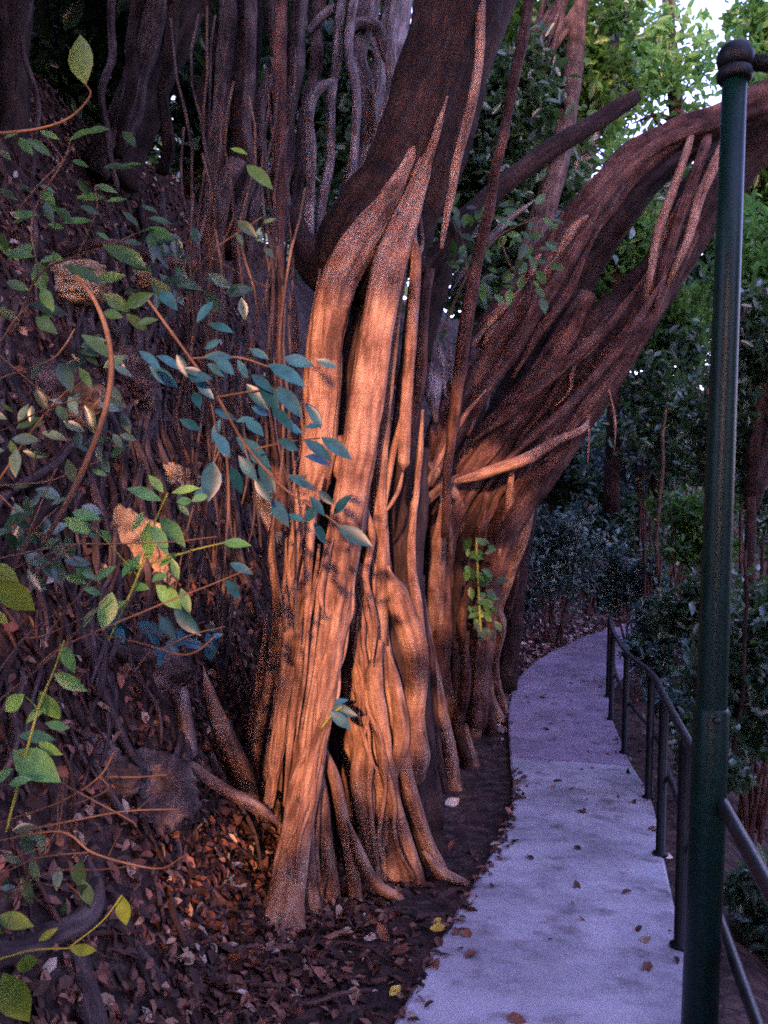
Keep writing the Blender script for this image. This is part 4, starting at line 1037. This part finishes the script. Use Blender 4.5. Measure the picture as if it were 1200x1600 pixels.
bush('low dark bush just beyond the end of the railing', 990, 905, 62, 14.5, 1800, 'leaf_grey', 0.14, 0.9)
bush('grey green bush at the foot of the slope above the bend', 925, 830, 60, 17, 1700, 'leaf_grey', 0.16, 0.9)
bush('dark bush between the railing and the pole at rail height', 1090, 960, 62, 9.8, 1900, 'leaf_dark', 0.12, 1.1)
bush('small teal bush hugging the railing left of the pole', 1060, 1105, 46, 9.2, 1200, 'leaf_grey', 0.1, 0.8)
bush('broad leafy bush behind the lianas left of the pole', 1010, 680, 90, 15.5, 2800, 'leaf_grey', 0.17, 1.0)
def bg_tree(label, crown, trunk, d, m, size, n, clumps, bm='bark_dark', spread=0.27, depth=0.7):
    px, py, rx, ry = crown
    c = P(px, py, d); s = d / FPX
    t = thing('background_tree', label, 'tree', (P(trunk[-1][0], trunk[-1][1], d).x, d, P(trunk[-1][0], trunk[-1][1], d).z), 'trees beyond the path')
    mb = MB(); cloud(mb, clumped(c, (rx * s, rx * s * depth, ry * s), n, clumps, spread, 0.55), size); mb.build('crown', M[m], t)
    mb = MB(); px_tube(mb, trunk, d, None, 12, 0.15, 0.2)
    for k in range(7):
        a = P(trunk[len(trunk) // 2][0], trunk[len(trunk) // 2][1], d).lerp(P(trunk[0][0], trunk[0][1], d), random.random())
        b = Vector(c) + Vector((random.uniform(-.7, .7) * rx * s, random.uniform(-.5, .5) * rx * s * depth, random.uniform(-.6, .7) * ry * s))
        tube(mb, [a, a.lerp(b, .5) + Vector((0, 0, .15)), b], [0.07, 0.045, 0.015], 7, 5, 0.12, 0, 0.04)
    mb.build('trunk', M[bm], t)
bg_tree('green tree with a forked pale trunk behind the dead branch', (850, 90, 150, 190), [(985, -160, 8), (965, 0, 11), (945, 110, 16), (925, 190, 18), (905, 270, 22), (880, 380, 24), (850, 520, 26), (790, 760, 28), (760, 1000, 30)], 13, 'leaf', 0.2, 6500, 90, 'bark_grey')
bg_tree('tree with pale patchy stem just right of the great dark limb', (790, 200, 90, 130), [(925, -150, 7), (908, 0, 11), (898, 90, 15), (890, 160, 16), (870, 260, 18), (830, 400, 20), (790, 600, 22), (740, 950, 26)], 11.5, 'leaf_dark', 0.17, 4200, 60, 'bark_mid')
bg_tree('airy sunlit tree whose leaves break the bright sky left of the pole top', (1000, 130, 120, 140), [(1040, -60, 8), (1050, 100, 10), (1070, 300, 13), (1075, 500, 15), (1080, 760, 18)], 16, 'leaf_sun', 0.2, 2600, 60)
bg_tree('sunlit tree overhanging the top right corner of the picture', (1185, 60, 95, 120), [(1230, -60, 9), (1222, 100, 12), (1215, 300, 14), (1210, 600, 16), (1205, 800, 18)], 14, 'leaf_sun', 0.2, 1900, 46)
bg_tree('dim tree standing behind the gap between the leaning fig and pole', (1065, 400, 130, 140), [(1030, 360, 9), (1035, 480, 11), (1030, 600, 12), (1028, 780, 14)], 15, 'leaf_dark', 0.2, 4400, 60)
bg_tree('leafy green tree filling the space right of the pole under the bent limb', (1200, 290, 90, 110), [(1230, 200, 7), (1228, 400, 9), (1225, 700, 11), (1220, 900, 12)], 12, 'leaf', 0.2, 3600, 50)
bg_tree('yellow green tree showing through the slit in the leaning fig', (965, 390, 85, 110), [(960, 300, 6), (962, 420, 8), (960, 560, 10), (955, 800, 12)], 13.5, 'leaf_sun', 0.17, 3200, 60)
bush('leafy bush just under the leaning fig left of the pole', 1030, 515, 80, 14, 2600, 'leaf', 0.16, 0.9)
bg_tree('dark slim tree at the right edge behind the pole', (1215, 560, 110, 120), [(1180, 450, 6), (1178, 640, 7), (1172, 850, 8), (1168, 1100, 9)], 8.5, 'leaf_dark', 0.15, 2200, 45)
bg_tree('black trunk leaning beside the far bend of the path', (835, 640, 60, 70), [(850, 560, 6), (840, 700, 9), (828, 800, 11), (812, 900, 13), (798, 1010, 15), (790, 1075, 17)], 11.2, 'leaf_dark', 0.15, 900, 20)
for k, (x, y0, y1, d, lab) in enumerate([(1096, 830, 1120, 9, 'thin upright liana left of the pole above the railing'), (1160, 860, 1180, 7, 'thin upright dark liana just right of the pole'), (1184, 840, 1160, 8, 'slender stem nearest the right edge beyond the railing'),
                                         (1030, 640, 900, 12, 'thin pale liana hanging before the dark valley shrubs'), (1098, 590, 760, 10.5, 'short tan liana hanging beside the middle of the pole')]):
    mb = MB(); px_tube(mb, [(x + 8, y0, 2.6), (x + 2, (y0 + y1) / 2, 3), (x - 6, y1, 3.4)], d, None, 7, 0.1, 0, 8, 0.05)
    tag(mb.build('liana', M['twig' if k > 2 else 'bark_dark']), lab, 'liana', 'lianas of the valley side')

for k, (x, y, rx, ry, d, tx, lab) in enumerate([
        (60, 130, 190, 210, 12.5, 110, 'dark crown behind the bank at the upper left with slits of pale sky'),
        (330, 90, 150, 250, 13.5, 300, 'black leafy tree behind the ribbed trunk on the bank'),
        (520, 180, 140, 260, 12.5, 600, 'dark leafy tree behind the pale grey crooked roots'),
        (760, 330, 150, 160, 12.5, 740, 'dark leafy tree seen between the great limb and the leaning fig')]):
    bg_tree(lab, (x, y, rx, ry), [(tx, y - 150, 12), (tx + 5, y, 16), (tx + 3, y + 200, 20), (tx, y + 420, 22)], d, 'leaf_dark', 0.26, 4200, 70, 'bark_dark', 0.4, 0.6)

# far wood that closes the view
mb = MB(); pts = []
for k in range(190):
    a = random.uniform(-0.75, 0.95)
    d = random.uniform(22, 42)
    top = 0.5 if a < 0.1 else (0.34 if a < 0.28 else (0.16 if a < 0.5 else 0.28))
    h = random.uniform(-0.06, top) * d
    pts.append(clumped((math.tan(a) * d, d, 1.5 + h), (2.6, 2.6, 2.2), 240, 14, 0.35))
cloud(mb, np.concatenate(pts), 0.5, quad=True, aspect=0.6)
tag(mb.build('far_wood', M['leaf_dark']), 'distant mass of dark woodland closing the view beyond the path', 'woodland', kind='stuff')

# ------------------------------------------------------------------ added unseen trees behind the camera, their gap cut to shape the sunlight
def sun_px(p):
    """where the sun ray past point p meets the fig's depth, in frame pixels"""
    t = (p[:, 1] - 4.75) / SUN.y
    q = p - np.array(SUN)[None, :] * t[:, None]
    X_ = q[:, 0] / 4.75 * FPX; Z_ = (q[:, 2] - EYE.z) / 4.75 * FPX
    u = X_ * ca + Z_ * sa; v = -X_ * sa + Z_ * ca
    return 600 + u, 800 - v
def in_cut_gap(p):  # leaves inside these patches are left out to shape the lit areas
    x, y = sun_px(p)
    wob_ = 22 * np.sin(y / 60.0) + 14 * np.sin(y / 23.0 + 1)
    right = np.where(y < 800, 690, 700 - 0.12 * (y - 800))
    ss = lambda a_, b_, v: np.clip((v - a_) / (b_ - a_), 0, 1)
    pr = ss(405, 450, x + wob_) * ss(right + 20, right - 40, x + wob_ * 0.6) * ss(370, 500, y - 0.12 * (x - 500)) * ss(1400, 1230, y + 0.3 * np.abs(x - 440))
    main = rng.uniform(0, 1, len(x)) < pr
    rear = (x > 665) & (x < 945) & (y > 420) & (y < 960 - 0.6 * np.maximum(0, x - 800)) & (rng.uniform(0, 1, len(x)) < 0.84)
    left = (np.abs(x - 215) < 62) & (np.abs(y - 840) < 85) | (np.abs(x - 405) < 40) & (np.abs(y - 800) < 80)
    foot = (np.abs(x - 375) < 45) & (np.abs(y - 1330) < 50) & (rng.uniform(0, 1, len(x)) < 0.7)
    return main | left | foot | rear
def blocker_tree(label, c, rad, n, clumps, tx):
    t = thing('added_shade_tree', label, 'tree', (tx, c[1], T(tx, c[1])), 'added light-blocking trees out of view')
    p = clumped(c, rad, n, clumps, 0.42, 0.6)
    p = p[~in_cut_gap(p)]
    mb = MB(); cloud(mb, p, 0.34, quad=True, aspect=0.62); mb.build('crown', M['leaf_dark'], t)
    mb = MB(); tube(mb, [(tx, c[1], T(tx, c[1]) - 0.1), (tx + 0.1, c[1], 2), (c[0], c[1], c[2])], [0.28, 0.2, 0.1], 12, 5, 0.15, 0.2); mb.build('trunk', M['bark_dark'], t)
blocker_tree('added unseen tree behind the viewpoint blocking sun on the bank side', (-5.3, -5.5, 4.2), (3.6, 1.4, 5.5), 17000, 170, -5.4)
blocker_tree('added unseen tree behind the viewpoint blocking sun on the path side', (1.9, -5.5, 4.2), (3.6, 1.4, 5.5), 19000, 190, 2.6)
blocker_tree('added unseen low hedge behind the viewpoint blocking stray sun from the path', (-1.6, -6.2, 0.7), (4.5, 1.0, 1.3), 10000, 120, -1.0)
blocker_tree('added unseen high crown behind the viewpoint cutting off the upper sunlight', (-1.6, -5.9, 9.2), (5.4, 1.6, 3.4), 20000, 190, -3.6)
cx, cy, cz = 9.0, 0.5, 4.5  # added out-of-view tree that blocks low sky light from the right
t = thing('added_shade_tree', 'added unseen tall tree right of the view blocking sky light from the bank', 'tree', (cx, cy, T(cx, cy)), 'added light-blocking trees out of view')
mb = MB(); cloud(mb, clumped((cx, cy, cz), (3.0, 4.0, 5.0), 9000, 130, 0.4), 0.36, quad=True, aspect=0.62); mb.build('crown', M['leaf_dark'], t)
mb = MB(); tube(mb, [(cx, cy, T(cx, cy) - 0.1), (cx + 0.1, cy, cz - 2), (cx, cy, cz)], [0.28, 0.2, 0.1], 12, 5, 0.15, 0.2); mb.build('trunk', M['bark_dark'], t)
